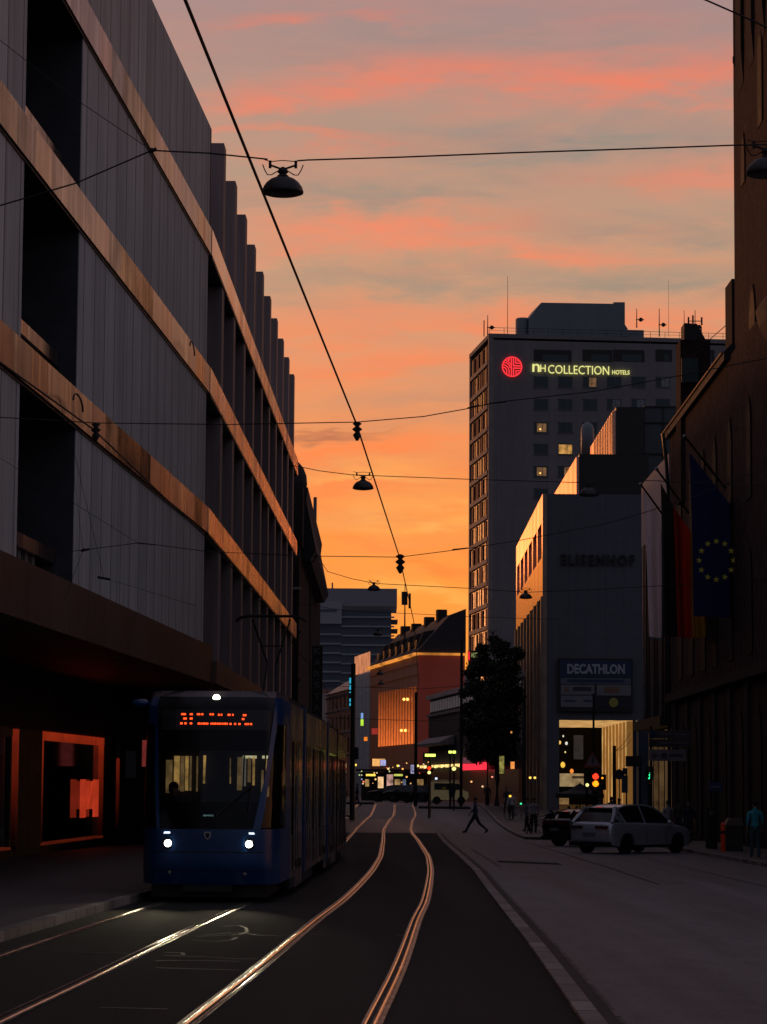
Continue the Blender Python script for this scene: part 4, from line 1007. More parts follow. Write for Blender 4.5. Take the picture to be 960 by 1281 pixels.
p2 = srect(701.5, 789.5, 848.5, 855.5, mat('sign_greyblue', (.09, .10, .14), .5), 'thin_panel'); srect(710, 781, 850.5, 853.5, M['signblue'], 'lettering_line', .01, p2)
p3 = srect(702, 744, 857, 869, M['signwhite'], 'left_panel'); srect(717, 740, 859.5, 864.5, M['signdark'], 'lettering_line', .01, p3); srect(706, 712, 859.5, 865.5, M['ochre'], 'small_logo', .01, p3)
p4 = srect(702, 744, 870.5, 884.5, M['signwhite'], 'left_panel'); srect(706, 720, 876, 878, M['signblue'], 'lettering_line', .01, p4); srect(730, 740, 876, 878, M['signblue'], 'lettering_line', .01, p4)
p5 = srect(747, 789.5, 857, 870, M['signwhite'], 'right_panel'); srect(756, 775, 859.5, 867, M['ochre'], 'tilted_logo', .01, p5)
p6 = srect(747, 790, 871.5, 885, mat('sign_navy', (.008, .010, .022), .5), 'right_panel'); q = P(768, 879, YB)
obj('round_logo', MB().lathe([(.33, -.04), (.33, -.025)], (q.x, YB, q.z), 10, 'y'), M['olive'], p6)

# ------------------------------------------------------------------ glass annex with pale upper wall
FA = F((14.12, 0, H), (0, 1))
def ax(px): return 14.0 * 3400 / (px - 480)
an = empty('glass_annex', (17, 150, gz(14, 145)), 'narrow pale-topped building with bluish glass front between the flags and the grey office', 'building')
zA = onplane(848, 556, 14.0, 0).z
yA0, yA1 = 133.6, 148.0
obj('upper_wall', MB().box(0, 9, yA0, yA1, 12.9, 16.35).xf(FA), M['palewall'], an)
obj('glass_front', MB().box(.1, 9, yA0, yA1, 3.4, 12.89).xf(FA), M['annexglass'], an)
obj('canopy', MB().box(-.5, 9, yA0 - .1, yA1, 2.9, 3.39).xf(FA), M['metaldk'], an)
obj('ground_floor', MB().box(.4, 9, yA0, yA1, -2.4, 2.89).xf(FA), M['darkconc'], an)
for i in range(10):
    y0 = yA0 + .5 + i * 1.4
    obj('glass_mullion', MB().box(-.05, .08, y0, y0 + .14, 3.4, 12.88).xf(FA), M['metal'] if i % 3 == 0 else M['metaldk'], an)
for i in range(5):
    y0 = yA0 + 1 + i * 2.8
    obj('lit_column', MB().box(.2, .38, y0, y0 + .5, -2.3, 2.8).xf(FA), emat('dim_amber_column', (.8, .45, .18), .07, .6, 1) if i == 0 else bpy.data.materials['dim_amber_column'], an)

# ------------------------------------------------------------------ brick building with tower
FB = F((12.9, 0, H), (.0092, 1))
bk = empty('brick_building', (16, 110, gz(13, 115)), 'dark brick gothic style building with arched windows and tall tower at the right edge', 'building')
YB1 = 133.0
zeave = onplane(838, 545, 12.9, .0092).z
obj('wall', MB().box(0, 12, 60, YB1, -2.4, zeave).xf(FB), M['brick'], bk)
corn_z = onplane(880, 857, 12.9, .0092).z
obj('cornice', MB().box(-.28, 0.0, 60, YB1 + .1, corn_z - .35, corn_z + .02).xf(FB), M['stone'], bk)
rf = MB().prism([(-.22, zeave - .15), (12, zeave - .15), (12, zeave + 8), (4.5, zeave + 5.2), (-.22, zeave + .2)], lambda x, z: FB(x, 108.3, z), lambda x, z: FB(x, YB1 + .8, z))
rfo = obj('roof', rf, M['rooftile'], bk)
obj('gutter', MB().tube([FB(-.28, 108.5, zeave + .2), FB(-.28, YB1 + .9, zeave + .2)], .05), M['fascia'], rfo)
obj('drainpipe', MB().tube([FB(-.4, YB1 - .4, zeave), FB(-.25, YB1 - .6, zeave - 1.5), FB(-.15, YB1 - .5, zeave - 3), FB(-.15, YB1 - .5, -2.2)], .09), M['metaldk'], bk)
# chimney block with small gable on the roof
cb = MB(); qa = P(852, 520, 126); qb = P(889, 425, 126)
obj('chimney', MB().box(qa.x, qb.x, 126, 128, qa.z - 4, qb.z), M['brick'], bk)
obj('chimney_cap', MB().prism([(P(857, 424, 126).x, P(857, 424, 126).z), (P(884, 424, 126).x, P(884, 424, 126).z), (P(873, 404, 126).x, P(873, 404, 126).z), (P(857, 403, 126).x, P(857, 403, 126).z)],
    lambda x, z: Vector((x, 126.2, z)), lambda x, z: Vector((x, 127.6, z))), M['rooftile'], bk)
obj('copper_panel', MB().box(P(853, 500, 125.9).x, P(874, 500, 125.9).x, 125.85, 125.95, P(853, 478, 125.9).z, P(853, 448, 125.9).z), mat('green_copper', (.035, .06, .055), .6), bk)
# arched windows
def arch(fr, y0, y1, z0, z1, name='window', d=-.04):
    pts = [(y0, z0), (y1, z0)]; r = (y1 - y0) / 2; yc = (y0 + y1) / 2; zs = z1 - r * 1.5
    for i in range(9):
        t = math.pi * i / 8; pts.append((yc + r * math.cos(t), zs + 1.5 * r * math.sin(t)))
    w_ = obj(name, MB().prism(pts, lambda y, z: fr(d, y, z), lambda y, z: fr(.05, y, z)), M['dullglass'], bk)
    ring = MB()
    out = [(y1 + .14, z0)] + [(yc + (r + .14) * math.cos(math.pi * i / 8), zs + 1.5 * (r + .12) * math.sin(math.pi * i / 8)) for i in range(9)] + [(y0 - .14, z0)]
    inn = [(y1, z0)] + [(yc + r * math.cos(math.pi * i / 8), zs + 1.5 * r * math.sin(math.pi * i / 8)) for i in range(9)] + [(y0, z0)]
    for i in range(len(out) - 1):
        ring.quad(fr(d - .02, *out[i]), fr(d - .02, *out[i+1]), fr(d - .02, *inn[i+1]), fr(d - .02, *inn[i]))
    obj('surround', ring, M['stone'], w_)
    return w_
for y0 in (101.5, 107.6, 113.0, 117.5, 122.5, 127.5):
    arch(FB, y0, y0 + 1.5, zeave - 6.4, zeave - 2.6)
    arch(FB, y0, y0 + 1.7, corn_z + .6, corn_z + 4.6)
for y0 in (99, 104.5, 110, 115.5, 121, 126.5):
    arch(FB, y0, y0 + 2.2, -2.1, 2.9, 'ground_arch')
    obj('pilaster', MB().box(-.12, -.002, y0 + 3.3, y0 + 4.3, -2.4, corn_z - .36).xf(FB), M['stone'], bk)
# tower
FTw = F((12.9, 0, H), (.0092, 1))
YT = 108.0
# tower left edge at px 918 -> protrusion
tx = P(919, 300, YT).x
tpr = tx - FB(0, YT, 0).x
obj('tower', MB().box(tpr, 10, 86, YT, -2.4, 42).xf(FB), M['brick'], bk)
zk = P(918, 82, 108).z - H
obj('corner_turret', MB().lathe([(.10, zk - .9), (.25, zk - .3), (.38, zk), (.38, zk + .25), (.34, zk + .3), (.34, 42)], (tpr + .30, YT - .45, 0), 8).xf(FB), M['stone'], bk)
for i in range(3):
    y0 = YT - 3.4 - i * 3.2
    obj('tower_corbel', MB().prism([(-.02, zk - 1.6 + i * .1), (-.02, zk + 8), (-.12, zk + 8), (-.12, zk - .2)], lambda x, z: FB(tpr + x, y0, z), lambda x, z: FB(tpr + x, y0 + 1.5, z)), M['stone'], bk)
for (y0, y1, z0, z1) in [(104.3, 105.5, 25.4 - 1.9, 25.4), (99.0, 100.3, 24.6, 28.2), (101.4, 103.3, 15.3, 18.9), (102.8, 104.4, 7.5, 11.5), (96, 97.4, 16, 20)]:
    arch(F(FB(tpr, 0, 0), (.0092, 1)), y0, y1, z0, z1)
q0 = P(914, 455, 109); q1 = P(918, 352, 109)
obj('side_turret', MB().box(q0.x, q1.x + .3, 108.4, 110.5, q0.z - 1, q1.z), M['stone'], bk)
# nearer small eave at the very right edge
ne = MB().prism([(P(945, 390, 96).x, P(945, 390, 96).z), (P(966, 360, 96).x, P(966, 360, 96).z), (P(966, 440, 96).x, P(966, 440, 96).z), (P(950, 410, 96).x, P(950, 410, 96).z)],
    lambda x, z: Vector((x, 88, z)), lambda x, z: Vector((x, 96, z)))
obj('side_roof', ne, M['rooftile'], bk)
# stay wires on roof
obj('roof_stay', MB().tube([P(889, 424, 126), P(913, 403, 110)], .025, 4), M['wire'], bk)

# ------------------------------------------------------------------ flags
def flag(name, label, tip, foot, Yt, Yf, m_list, poly_fn, grp='flags on poles on the brick building'):
    pt, pf = P(*tip, Yt), P(*foot, Yf)
    r = empty(name, pf, label, 'flag', grp)
    obj('pole', MB().tube([pf, pt], .045, 6), M['wire'], r)
    obj('pole_knob', MB().ball(pt, .09, 8, 5), M['metal'], r)
    for nm, m, mb in poly_fn: obj(nm, mb, m, r, smooth=True)
    return r
def cloth_strip(topl, topr, botl, botr, Y0, Y1, nx=8, nz=16, amp=.10, ph=0, tops=None):
    mb = MB(); b = len(mb.v)
    for j in range(nz + 1):
        v = j / nz
        for i in range(nx + 1):
            u_ = i / nx
            tp = (topl[0] + (topr[0] - topl[0]) * u_, topl[1] + (topr[1] - topl[1]) * u_)
            bt = (botl[0] + (botr[0] - botl[0]) * u_, botl[1] + (botr[1] - botl[1]) * u_)
            px = tp[0] + (bt[0] - tp[0]) * v; py = tp[1] + (bt[1] - tp[1]) * v
            Yp = Y0 + (Y1 - Y0) * u_ + amp * 3 * math.sin(u_ * 9 + ph + v * .8) * min(1, v * 2 + .3)
            px += 1.1 * math.sin(u_ * 7 + ph + v * 2.2) * min(1, v * 2)
            mb.v.append(P(px, py, Yp))
    for j in range(nz):
        for i in range(nx):
            mb.f.append((b + j*(nx+1)+i, b + j*(nx+1)+i+1, b + (j+1)*(nx+1)+i+1, b + (j+1)*(nx+1)+i))
    return mb
mw = flagcloth('flag_white_cloth', (.95, .88, .95)); mk = flagcloth('flag_black_cloth', (.035, .032, .033)); mrd = flagcloth('flag_red_cloth', (.62, .04, .022)); mgo = flagcloth('flag_gold_cloth', (.5, .28, .02)); mbl = flagcloth('flag_blue_cloth', (.018, .028, .12)); mlb = flagcloth('flag_pale_blue_cloth', (.12, .3, .42))
flag('flag', 'white city flag on the leftmost pole of the three, hanging limp', (802, 606), (828, 642), 118, 120,
     None, [('white_cloth', mw, cloth_strip((805, 614), (827, 645), (812, 796), (829, 799), 118, 119, ph=.5)), ('hem', mlb, cloth_strip((812, 796.5), (829, 799.2), (813, 798.5), (829, 801), 118, 119, 4, 2, .02))])
flag('flag', 'black, red and gold national flag hanging from the middle pole', (822, 587), (862, 642), 116, 118,
     None, [('black_cloth', mk, cloth_strip((827, 604), (843, 634), (829, 797), (850, 797), 115.5, 116.5, ph=1.5)),
            ('red_cloth', mrd, cloth_strip((842.5, 634), (864, 664), (849.5, 797), (867, 799), 115.8, 116.8, ph=2.6)),
            ('gold_cloth', mgo, cloth_strip((863.5, 664), (866.5, 668), (866, 798), (886, 797), 116.5, 117.3, ph=.2))])
eu = flag('flag', 'large dark blue flag with a ring of yellow stars on the rightmost pole', (857, 546), (964, 682), 108, 112,
     None, [('blue_cloth', mbl, cloth_strip((863, 566), (930, 652), (868, 771), (931, 773), 107.6, 108.6, amp=.04, ph=.9, nx=14))])
st = MB(); my = cloth('star_yellow', (.8, .7, .08))
for i in range(12):
    t = math.pi * 2 * i / 12
    cxp, cyp = 896.5 + 21.5 * math.sin(t), 701 - 24 * math.cos(t); c = P(cxp, cyp, 107.0); Rr = .135
    pts = []
    for j in range(10):
        a_ = math.pi / 5 * j + .15; rr = Rr if j % 2 == 0 else Rr * .42
        pts.append(Vector((c.x + rr * math.sin(a_), c.y, c.z + rr * math.cos(a_))))
    obj('star', MB().add([c] + pts, [(0, j + 1, (j + 1) % 10 + 1) for j in range(10)]), my, eu)
obj('stay_wire', MB().tube([P(934, 645, 108.5), P(960, 600, 111)], .012, 4), M['wire'], eu)

# ------------------------------------------------------------------ overhead line network
def sag(a, b, s, n=12):
    return [a.lerp(b, i / n) - Vector((0, 0, s * 4 * (i / n) * (1 - i / n))) for i in range(n + 1)]
# contact wires
mb = MB().tube([P(232, 0, 13.0) + (P(232, 0, 13.0) - P(446, 530, 28.3)) * 2.5, P(232, 0, 13.0), P(446, 530, 28.3), P(500, 697, 44.4), P(518, 778, 62.0), P(524, 850, 96), P(520, 905, 150)], .0095, 5)
obj('contact_wire', mb, M['wire'], label='thick contact wire running diagonally down the middle of the sky', cat='wire')
mb = MB().tube([P(118, 538, 28.3) + (P(118, 538, 28.3) - P(262, 676, 42)) * 4, P(-10, 446, 23.5), P(118, 538, 28.3), P(262, 676, 42), P(340, 770, 60), P(400, 850, 100), P(430, 900, 150)], .0095, 5)
obj('contact_wire', mb, M['wire'], label='contact wire over the tram track leading to the raised pantograph', cat='wire')
def insul(root, p, s=1.0):
    obj('insulator', MB().lathe([(.015*s, .08*s), (.05*s, .06*s), (.02*s, .03*s), (.055*s, 0), (.02*s, -.03*s), (.045*s, -.06*s), (.012*s, -.12*s)], p, 8), M['wire'], root, smooth=True)
def span(label, pts, Y, r=.008, ins=(), clamps=()):
    pp = [P(x, y, Y + dy) for (x, y, dy) in [(q[0], q[1], q[2] if len(q) > 2 else 0) for q in pts]]
    root = empty('span_wire', pp[0], label, 'wire', 'wires spanning the street')
    obj('cable', MB().tube(pp, r, 5), M['wire'], root)
    for (x, y) in ins: insul(root, P(x, y, Y), Y / 28)
    for (x, y, x2, y2) in clamps: obj('turnbuckle', MB().tube([P(x, y, Y), P(x2, y2, Y)], [r * 1.6, r * 3.4][:1] * 2, 6), M['wire'], root)
    return root
span('upper thick span wire carrying the large hanging street lamp', [(-528, 372), (0, 257), (95, 229), (190, 188), (262, 191.5), (335, 199)], 27, .0085)
span('upper span wire running right from the large hanging lamp to the brick tower', [(372, 201), (385, 200), (500, 196.5), (640, 191), (780, 186.5), (918, 181.5), (1000, 180), (2118, 160)], 27, .0085)
span('thin stay wire rising left from the node beside the large lamp', [(190, 188), (95, 124), (0, 50), (-528, -360)], 27, .004)
span('span wire at mid height holding the contact wires', [(-480, 490), (0, 522), (118, 529), (280, 531), (446, 528), (530, 521), (586, 511), (622, 503), (740, 490), (850, 470), (1000, 440), (2010, 240)], 28.3, .0055, ins=[(120, 538), (447, 537)], clamps=[(613, 504.5, 634, 502.5), (585, 510.5, 600, 507)])
span('span wire carrying the second hanging lamp', [(366, 582), (400, 589), (440, 594), (586, 599.5), (735, 604), (810, 601), (915, 606), (1318, 622)], 54, .008)
span('lower span wire above the tram holding the contact wires', [(85, 690), (105, 688), (175, 679), (260, 690), (380, 695.5), (500, 697), (586, 686), (650, 676), (760, 655), (860, 625), (960, 585), (1490, 372)], 44.4, .0065, ins=[(501, 703)], clamps=[(172, 679.5, 196, 681.5), (566, 687.5, 586, 685.5)])
span('span wire carrying the third row of hanging lamps', [(394, 690), (410, 715), (440, 724), (470, 730), (586, 736), (660, 741), (735, 738), (990, 724)], 89, .011)
span('faint span wire above the far junction', [(372, 755), (440, 765), (520, 768), (600, 772), (700, 775)], 120, .011)
span('thin span wire crossing in front of the lit facade', [(395, 858), (470, 860), (525, 862), (580, 858)], 150, .014)
span('lower thin span wire in front of the light curtain', [(405, 898), (470, 900), (530, 902), (590, 900), (650, 905)], 150, .014)
span('slanting stay wires in front of the concrete panels', [(80, 752), (104, 688), (88, 560), (75, 500)], 44.4, .004)
span('stay wire crossing the concrete facade diagonally', [(0, 573), (85, 625), (172, 679)], 44.4, .004)
span('stay wire dropping to a small node above the tram', [(88, 545), (130, 723), (245, 758)], 50, .004)
span('short thick wire crossing the upper right corner', [(-900, -760), (870, -6), (893, 4), (918, 15), (990, 48), (3180, 1010)], 16, .006)

def pendant(loc, label, s=1.0):
    r = empty('pendant_street_lamp', loc, label, 'street lamp', 'lamps hanging over the street')
    x, y, z = loc
    obj('shade', MB().lathe([(.03, .0), (.075, -.006), (.125, -.028), (.165, -.062), (.195, -.105), (.211, -.150), (.210, -.168), (.17, -.182), (.10, -.192), (.02, -.196)], loc, 28), M['lampshade'], r, smooth=True)
    obj('neck', MB().lathe([(.02, .085), (.05, .07), (.055, .045), (.035, .03), (.06, .008), (.07, -.008)], loc, 14), M['wire'], r, smooth=True)
    obj('hanger', MB().tube([(x - .13, y, z + .12), (x - .03, y, z + .085), (x + .03, y, z + .085), (x + .13, y, z + .12)], .011, 6).tube([(x, y, z + .08), (x, y, z + .10)], .02, 6), M['wire'], r)
    for s_ in (-1, 1):
        obj('cable_loop', MB().tube([(x + s_ * .205, y, z + .125), (x + s_ * .185, y, z + .07), (x + s_ * .155, y, z + .02), (x + s_ * .115, y, z + .02), (x + s_ * .05, y, z + .06)], .006, 5), M['wire'], r)
        obj('clamp', MB().box(x + s_ * .13 - .014, x + s_ * .13 + .014, y - .015, y + .015, z + .09, z + .165), M['wire'], r)
    return r
M['lampshade'] = mat('lamp_shade_enamel', (.035, .03, .033), .45, .2, .2, 6)
lp = P(354, 221, 27)
L0 = pendant(lp, 'large dark dome lamp hanging in the upper left of the sky')
obj('carrier_wire', MB().tube([P(330, 199, 27), P(338, 202, 27), P(354, 200.5, 27), P(370, 202, 27), P(378, 200, 27)], .005, 5), M['wire'], L0)
for (px, py, Y, lb) in [(454.5, 601, 54, 'dark dome lamp hanging near the centre in front of the orange sky'), (468, 732, 89, 'small dome lamp just above the distant striped tower'),
                        (960, 197, 26.4, 'dome lamp cut by the right picture edge in front of the brick tower'), (737, 610, 57, 'dark dome lamp hanging before the grey office building'),
                        (658, 742, 89, 'small dome lamp before the bronze corner fins of the office building'), (617, 793, 118, 'tiny dome lamp in front of the hotel tower'),
                        (476, 840, 150, 'tiny dome lamp before the lit facade, upper of two'), (477, 853, 178, 'tiny dome lamp before the lit facade, lower of two'), (473, 790, 120, 'tiny dome lamp in front of the striped tower')]:
    c = dup(L0, P(px, py, Y), label=lb)
obj('node_clamp', MB().tube([P(186, 190, 27), P(196, 186, 27)], .02, 6).ball(P(190, 188, 27), .028), M['wire'], label='small wire node left of the large lamp', cat='clamp')
obj('node_clamp', MB().tube([P(122, 722, 50), P(138, 725, 50)], .025, 6), M['wire'], label='small wire node in front of the lowest concrete panel', cat='clamp')
obj('node_clamp', MB().ball(P(105, 688, 44.4), .03).tube([P(101, 689, 44.4), P(112, 687, 44.4)], .02, 6), M['wire'], label='wire node at the left end of the lower span wire', cat='clamp')

# ------------------------------------------------------------------ people
def person(X, Y, hgt, yaw, label, shirt, trousers, stride=.35, skin=None, group=None, arms=.3, seated=False, z=None, hairc=None, longhair=False, lean=0.0, sleeve=True):
    z0 = gz(X, Y) if z is None else z
    k = hgt / 1.75
    V = []; E = []; Rr = []; lab = []
    def v(x, y, z, r, l):
        V.append((x * k, y * k, z * k)); Rr.append(r * k); lab.append(l); return len(V) - 1
    def e(a, b): E.append((a, b))
    if seated: hz = .50
    else: hz = .93 - .03 * (stride > .2)
    pel = v(0, 0, hz, .135, 't'); wst = v(0, lean * .1, hz + .17, .125, 's'); chs = v(0, lean * .25, hz + .38, .15, 's')
    nb = v(0, lean * .32, hz + .53, .068, 's'); nk = v(0, .01 + lean * .36, hz + .60, .052, 'k'); 
    hd = v(0, .02 + lean * .4, hz + .68, .078, 'k'); ht = v(0, .01 + lean * .42, hz + .78, .075, 'k')
    e(pel, wst); e(wst, chs); e(chs, nb); e(nb, nk); e(nk, hd); e(hd, ht)
    nose = v(0, .115 + lean * .4, hz + .695, .014, 'k'); e(hd, nose)
    for s_ in (-1, 1):
        ear = v(s_ * .088, .01 + lean * .4, hz + .70, .014, 'k'); e(hd, ear)
        sh = v(s_ * .19, lean * .27, hz + .47, .058, 's'); e(chs, sh)
        sw_ = s_ * arms
        el_ = v(s_ * .235, lean * .2 - .28 * math.sin(-sw_) * 1 if not seated else .08, hz + .47 - .28 * math.cos(sw_), .042, 's' if sleeve else 'k'); e(sh, el_)
        fy = V[el_][1] / k; fz = V[el_][2] / k
        wr = v(s_ * .245, fy + .24 * math.sin(sw_ + .45), fz - .24 * math.cos(sw_ + .45), .028, 'k'); e(el_, wr)
        wy = V[wr][1] / k; wz = V[wr][2] / k
        pm = v(s_ * .247, wy + .06 * math.sin(sw_ + .45), wz - .07, .026, 'k'); e(wr, pm)
        py_, pz_ = V[pm][1] / k, V[pm][2] / k
        for fi, (oy, ln) in enumerate([(-.030, .062), (-.010, .078), (.010, .082), (.030, .070)]):
            a1 = v(s_ * .247, py_ + oy, pz_ - .045, .009, 'k'); a2 = v(s_ * .236, py_ + oy + .012, pz_ - .045 - ln * .6, .008, 'k'); e(pm, a1); e(a1, a2)
        th1 = v(s_ * .235, wy + .04, wz - .05, .010, 'k'); th2 = v(s_ * .225, wy + .062, wz - .095, .008, 'k'); e(wr, th1); e(th1, th2)
        hp = v(s_ * .09, 0, hz - .03, .10, 't'); e(pel, hp)
        lg = -s_ * stride
        if seated:
            kn = v(s_ * .12, .42, hz - .02, .062, 't'); an_ = v(s_ * .12, .45, .09, .042, 't'); toe = v(s_ * .13, .62, .045, .036, 'h'); heel = v(s_ * .12, .43, .04, .036, 'h')
        else:
            bend = .25 if lg < 0 else .05
            kn = v(s_ * .095, .44 * math.sin(lg + bend * .6), hz - .03 - .44 * math.cos(lg), .062, 't')
            ky, kz = V[kn][1] / k, V[kn][2] / k
            ll = max(.2, kz - .09)
            ay = ky + math.tan(lg - bend) * ll * (1 if abs(lg) > .02 else 0)
            lift = .07 if lg < -.2 else .0
            an_ = v(s_ * .095, ay, .085 + lift, .042, 't')
            heel = v(s_ * .095, ay - .045, .045 + lift, .036, 'h'); toe = v(s_ * .10, ay + .16, .038 + (0 if lg < 0 else .03 * (lg > .2)), .034, 'h')
        e(hp, kn); e(kn, an_); e(an_, heel); e(an_, toe)
    me = bpy.data.meshes.new('person_body'); me.from_pydata(V, E, [])
    o = bpy.data.objects.new('person_body', me); COL.objects.link(o)
    sk = o.modifiers.new('skin', 'SKIN'); sk.branch_smoothing = .6
    for i, sv in enumerate(me.skin_vertices[0].data): sv.radius = (Rr[i], Rr[i] * (.78 if lab[i] in 'st' and i < 4 else 1)); sv.use_root = (i == 0)
    ss = o.modifiers.new('sub', 'SUBSURF'); ss.levels = 1; ss.render_levels = 1
    dg = bpy.context.evaluated_depsgraph_get(); dg.update()
    m2 = bpy.data.meshes.new_from_object(o.evaluated_get(dg))
    bpy.data.objects.remove(o)
    vs = [x.co.copy() for x in m2.vertices]; fs = [tuple(p.vertices) for p in m2.polygons]; nr = [x.normal.copy() for x in m2.vertices]
    bpy.data.meshes.remove(m2)
    if len(fs) < 10: print('SKIN FAILED')
    A = [Vector(V[a]) for a, b in E]; B = [Vector(V[b]) for a, b in E]
    def near(p):
        best = 9; bl_ = 'k'
        for (a, b), pa, pb in zip(E, A, B):
            ab = pb - pa; t = max(0, min(1, (p - pa).dot(ab) / max(ab.length_squared, 1e-9))); d = (p - pa - ab * t).length - (Rr[a] + (Rr[b] - Rr[a]) * t)
            if d < best:
                best = d; la, lb_ = lab[a], lab[b]
                bl_ = (la if t < .5 else lb_) if la != 't' or lb_ != 's' else ('t' if t < .35 else 's')
                if lb_ == 'h': bl_ = 'h'
        return bl_
    vl = [near(p) for p in vs]
    root = empty('person', (0, 0, 0), label, 'person', group)
    mb = MB(); mb.v = vs; mb.f = fs
    obj('body', mb, skin or M['skin'], root, smooth=True)
    def shell(nm, ch, off, m):
        keep = [f for f in fs if sum(vl[i] == ch for i in f) * 2 >= len(f)]
        if not keep: return
        idx = {}; mm = MB()
        for f in keep:
            for i in f:
                if i not in idx: idx[i] = len(mm.v); mm.v.append(vs[i] + nr[i] * off)
            mm.f.append(tuple(idx[i] for i in f))
        obj(nm, mm, m, root, smooth=True)
    shell('shirt', 's', .014 * k, shirt); shell('trousers', 't', .012 * k, trousers); shell('shoes', 'h', .008 * k, M['rubber'])
    hb_ = Vector(V[hd]); 
    mm = MB().ball((0, V[ht][1] - .012 * k, V[ht][2] - .02 * k), .098 * k, 12, 8, (.92, 1.05, .95))
    mm.f = [f for f in mm.f if sum((mm.v[i].y < V[ht][1] + .045 * k or mm.v[i].z > V[ht][2] + .01 * k) for i in f) >= 3 and min(mm.v[i].z for i in f) > (V[hd][2] - (.16 if longhair else .03) * k)]
    obj('hair', mm, hairc or M['hair'], root, smooth=True)
    root.location = (X, Y, z0); root.rotation_euler = (0, 0, yaw)
    return root
dk = cloth('dark_clothes', (.02, .02, .026)); dk2 = cloth('navy_clothes', (.02, .025, .05)); gry = cloth('grey_shirt', (.14, .14, .16)); cyan = cloth('cyan_shirt', (.03, .33, .42)); wht = cloth('pale_shirt', (.32, .30, .33)); blu = cloth('slate_shirt', (.06, .085, .14)); brn = cloth('brown_jacket', (.06, .045, .04)); teal = cloth('teal_trousers', (.035, .085, .105))
def ground_at(px, Y, dz=0):
    X = P(px, 1000, Y).x; return X, Y, gz(X, Y) + dz
X, Y, z = ground_at(595, 136)
person(X, Y, 1.80, R(78), 'person in a slate shirt and dark shorts striding left across the road', blu, dk, .55, arms=.45, z=z)
X, Y, z = ground_at(945, 84, .12)
person(X, Y, 1.72, R(0), 'person in a bright cyan shirt standing at the right picture edge', cyan, teal, .12, arms=.15, z=z)
X, Y, z = ground_at(516, 222)
person(X, Y, 1.75, R(60), 'distant person with a grey top walking over the far crossing', gry, dk, .5, arms=.3, z=z)
grp = 'people waiting on the right-hand corner'
for (px, Yp, hh, yaw, lb, sh_, tr_, sd) in [
    (668, 137, 1.75, 180, 'person in pale shirt standing at the kerb left of the parasol', wht, dk, .1),
    (660, 141, 1.70, 90, 'person in grey top beside the parked bicycles', gry, dk, .15),
    (836, 118, 1.72, 10, 'person with pale top behind the bonnet of the silver car', wht, dk, .3),
    (850, 122, 1.78, -20, 'dark dressed person walking right of the silver car', brn, dk2, .35),
    (862, 112, 1.68, 170, 'person in dark jacket near the blue parking sign', dk2, dk, .2),
    (765, 150, 1.75, 0, 'dark person standing before the lit passage wall', dk, dk, .25),
    (775, 146, 1.70, 120, 'bending dark person at the right of the lit passage', dk2, dk, .3),
    (752, 152, 1.72, 60, 'dark person right of the parasol', brn, dk, .1),
    (640, 168, 1.75, 180, 'person in white shirt on the far corner pavement', wht, dk, .25),
    (634, 180, 1.72, 200, 'dark person at the far corner left of the bronze fins', dk, dk, .2),
    (430, 185, 1.75, 10, 'dark person standing right behind the tail of the tram', dk, dk, .2),
    (447, 200, 1.72, 90, 'dark person on the far left pavement beside the signal pole', dk, dk2, .3),
    (566, 205, 1.75, 10, 'dark cyclist figure on the far traffic island', dk, dk, .2),
    (610, 205, 1.72, 180, 'distant dark person before the red neon strip', dk2, dk, .3),
    (545, 228, 1.72, 90, 'distant dark person near the cream van', dk, dk, .3)]:
    X, Y, z = ground_at(px, Yp, .12 if px > 625 else 0)
    person(X, Y, hh, R(yaw), lb, sh_, tr_, sd, z=z, group=grp if px > 625 else None)
for (px, Yp, lb, sh_) in [(712, 141, 'seated guest in dark top under the left side of the parasol', dk2), (722, 143, 'seated guest in brown top under the parasol', brn), (738, 142, 'seated guest under the right side of the parasol', gry)]:
    X, Y, z = ground_at(px, Yp, .12)
    pp_ = person(X, Y, 1.72, R(150 + px), lb, sh_, dk, seated=True, z=z, group='guests seated at the cafe parasol')
    # a stool for each guest
    stl = empty('stool', (X, Y, z), 'small dark stool holding the ' + lb.replace('seated guest', 'guest').split(' under')[0], 'stool', 'stools at the cafe parasol')
    obj('seat', MB().lathe([(.19, .38), (.19, .42)], (X, Y, z), 12), M['black'], stl)
    for a_ in range(4):
        t = a_ * math.pi / 2; obj('leg', MB().tube([(X + .14 * math.cos(t), Y + .14 * math.sin(t), z + .38), (X + .19 * math.cos(t), Y + .19 * math.sin(t), z)], .013, 5), M['black'], stl)

# ------------------------------------------------------------------ parasol, bicycles, street furniture on the corner
X, Y, z = ground_at(726, 138, .12)
um = empty('cafe_parasol', (X, Y, z), 'wide dark cafe parasol open in front of the lit passage', 'parasol')
zt = P(726, 980, 138).z; zb_ = P(726, 996, 138).z; rw = 31 * 138 / 3400
cp = MB(); n_ = 8
for j, (rr, zz) in enumerate([(.02, zt), (rw * .5, zt - (zt - zb_) * .55), (rw, zb_ + .12), (rw * 1.0, zb_ - .1)]):
    for k in range(n_): cp.v.append(Vector((X + rr * math.cos(2*math.pi*k/n_ + .2), Y + rr * math.sin(2*math.pi*k/n_ + .2), zz)))
for j in range(3):
    for k in range(n_): cp.f.append((j*n_+k, j*n_+(k+1)%n_, (j+1)*n_+(k+1)%n_, (j+1)*n_+k))
obj('canopy', cp, cloth('parasol_canvas', (.03, .028, .032)), um)
obj('pole', MB().tube([(X, Y, z), (X, Y, zt + .05)], .03, 8), M['metaldk'], um)
obj('base', MB().lathe([(.35, 0), (.35, .05), (.1, .1)], (X, Y, z), 14), M['metaldk'], um)

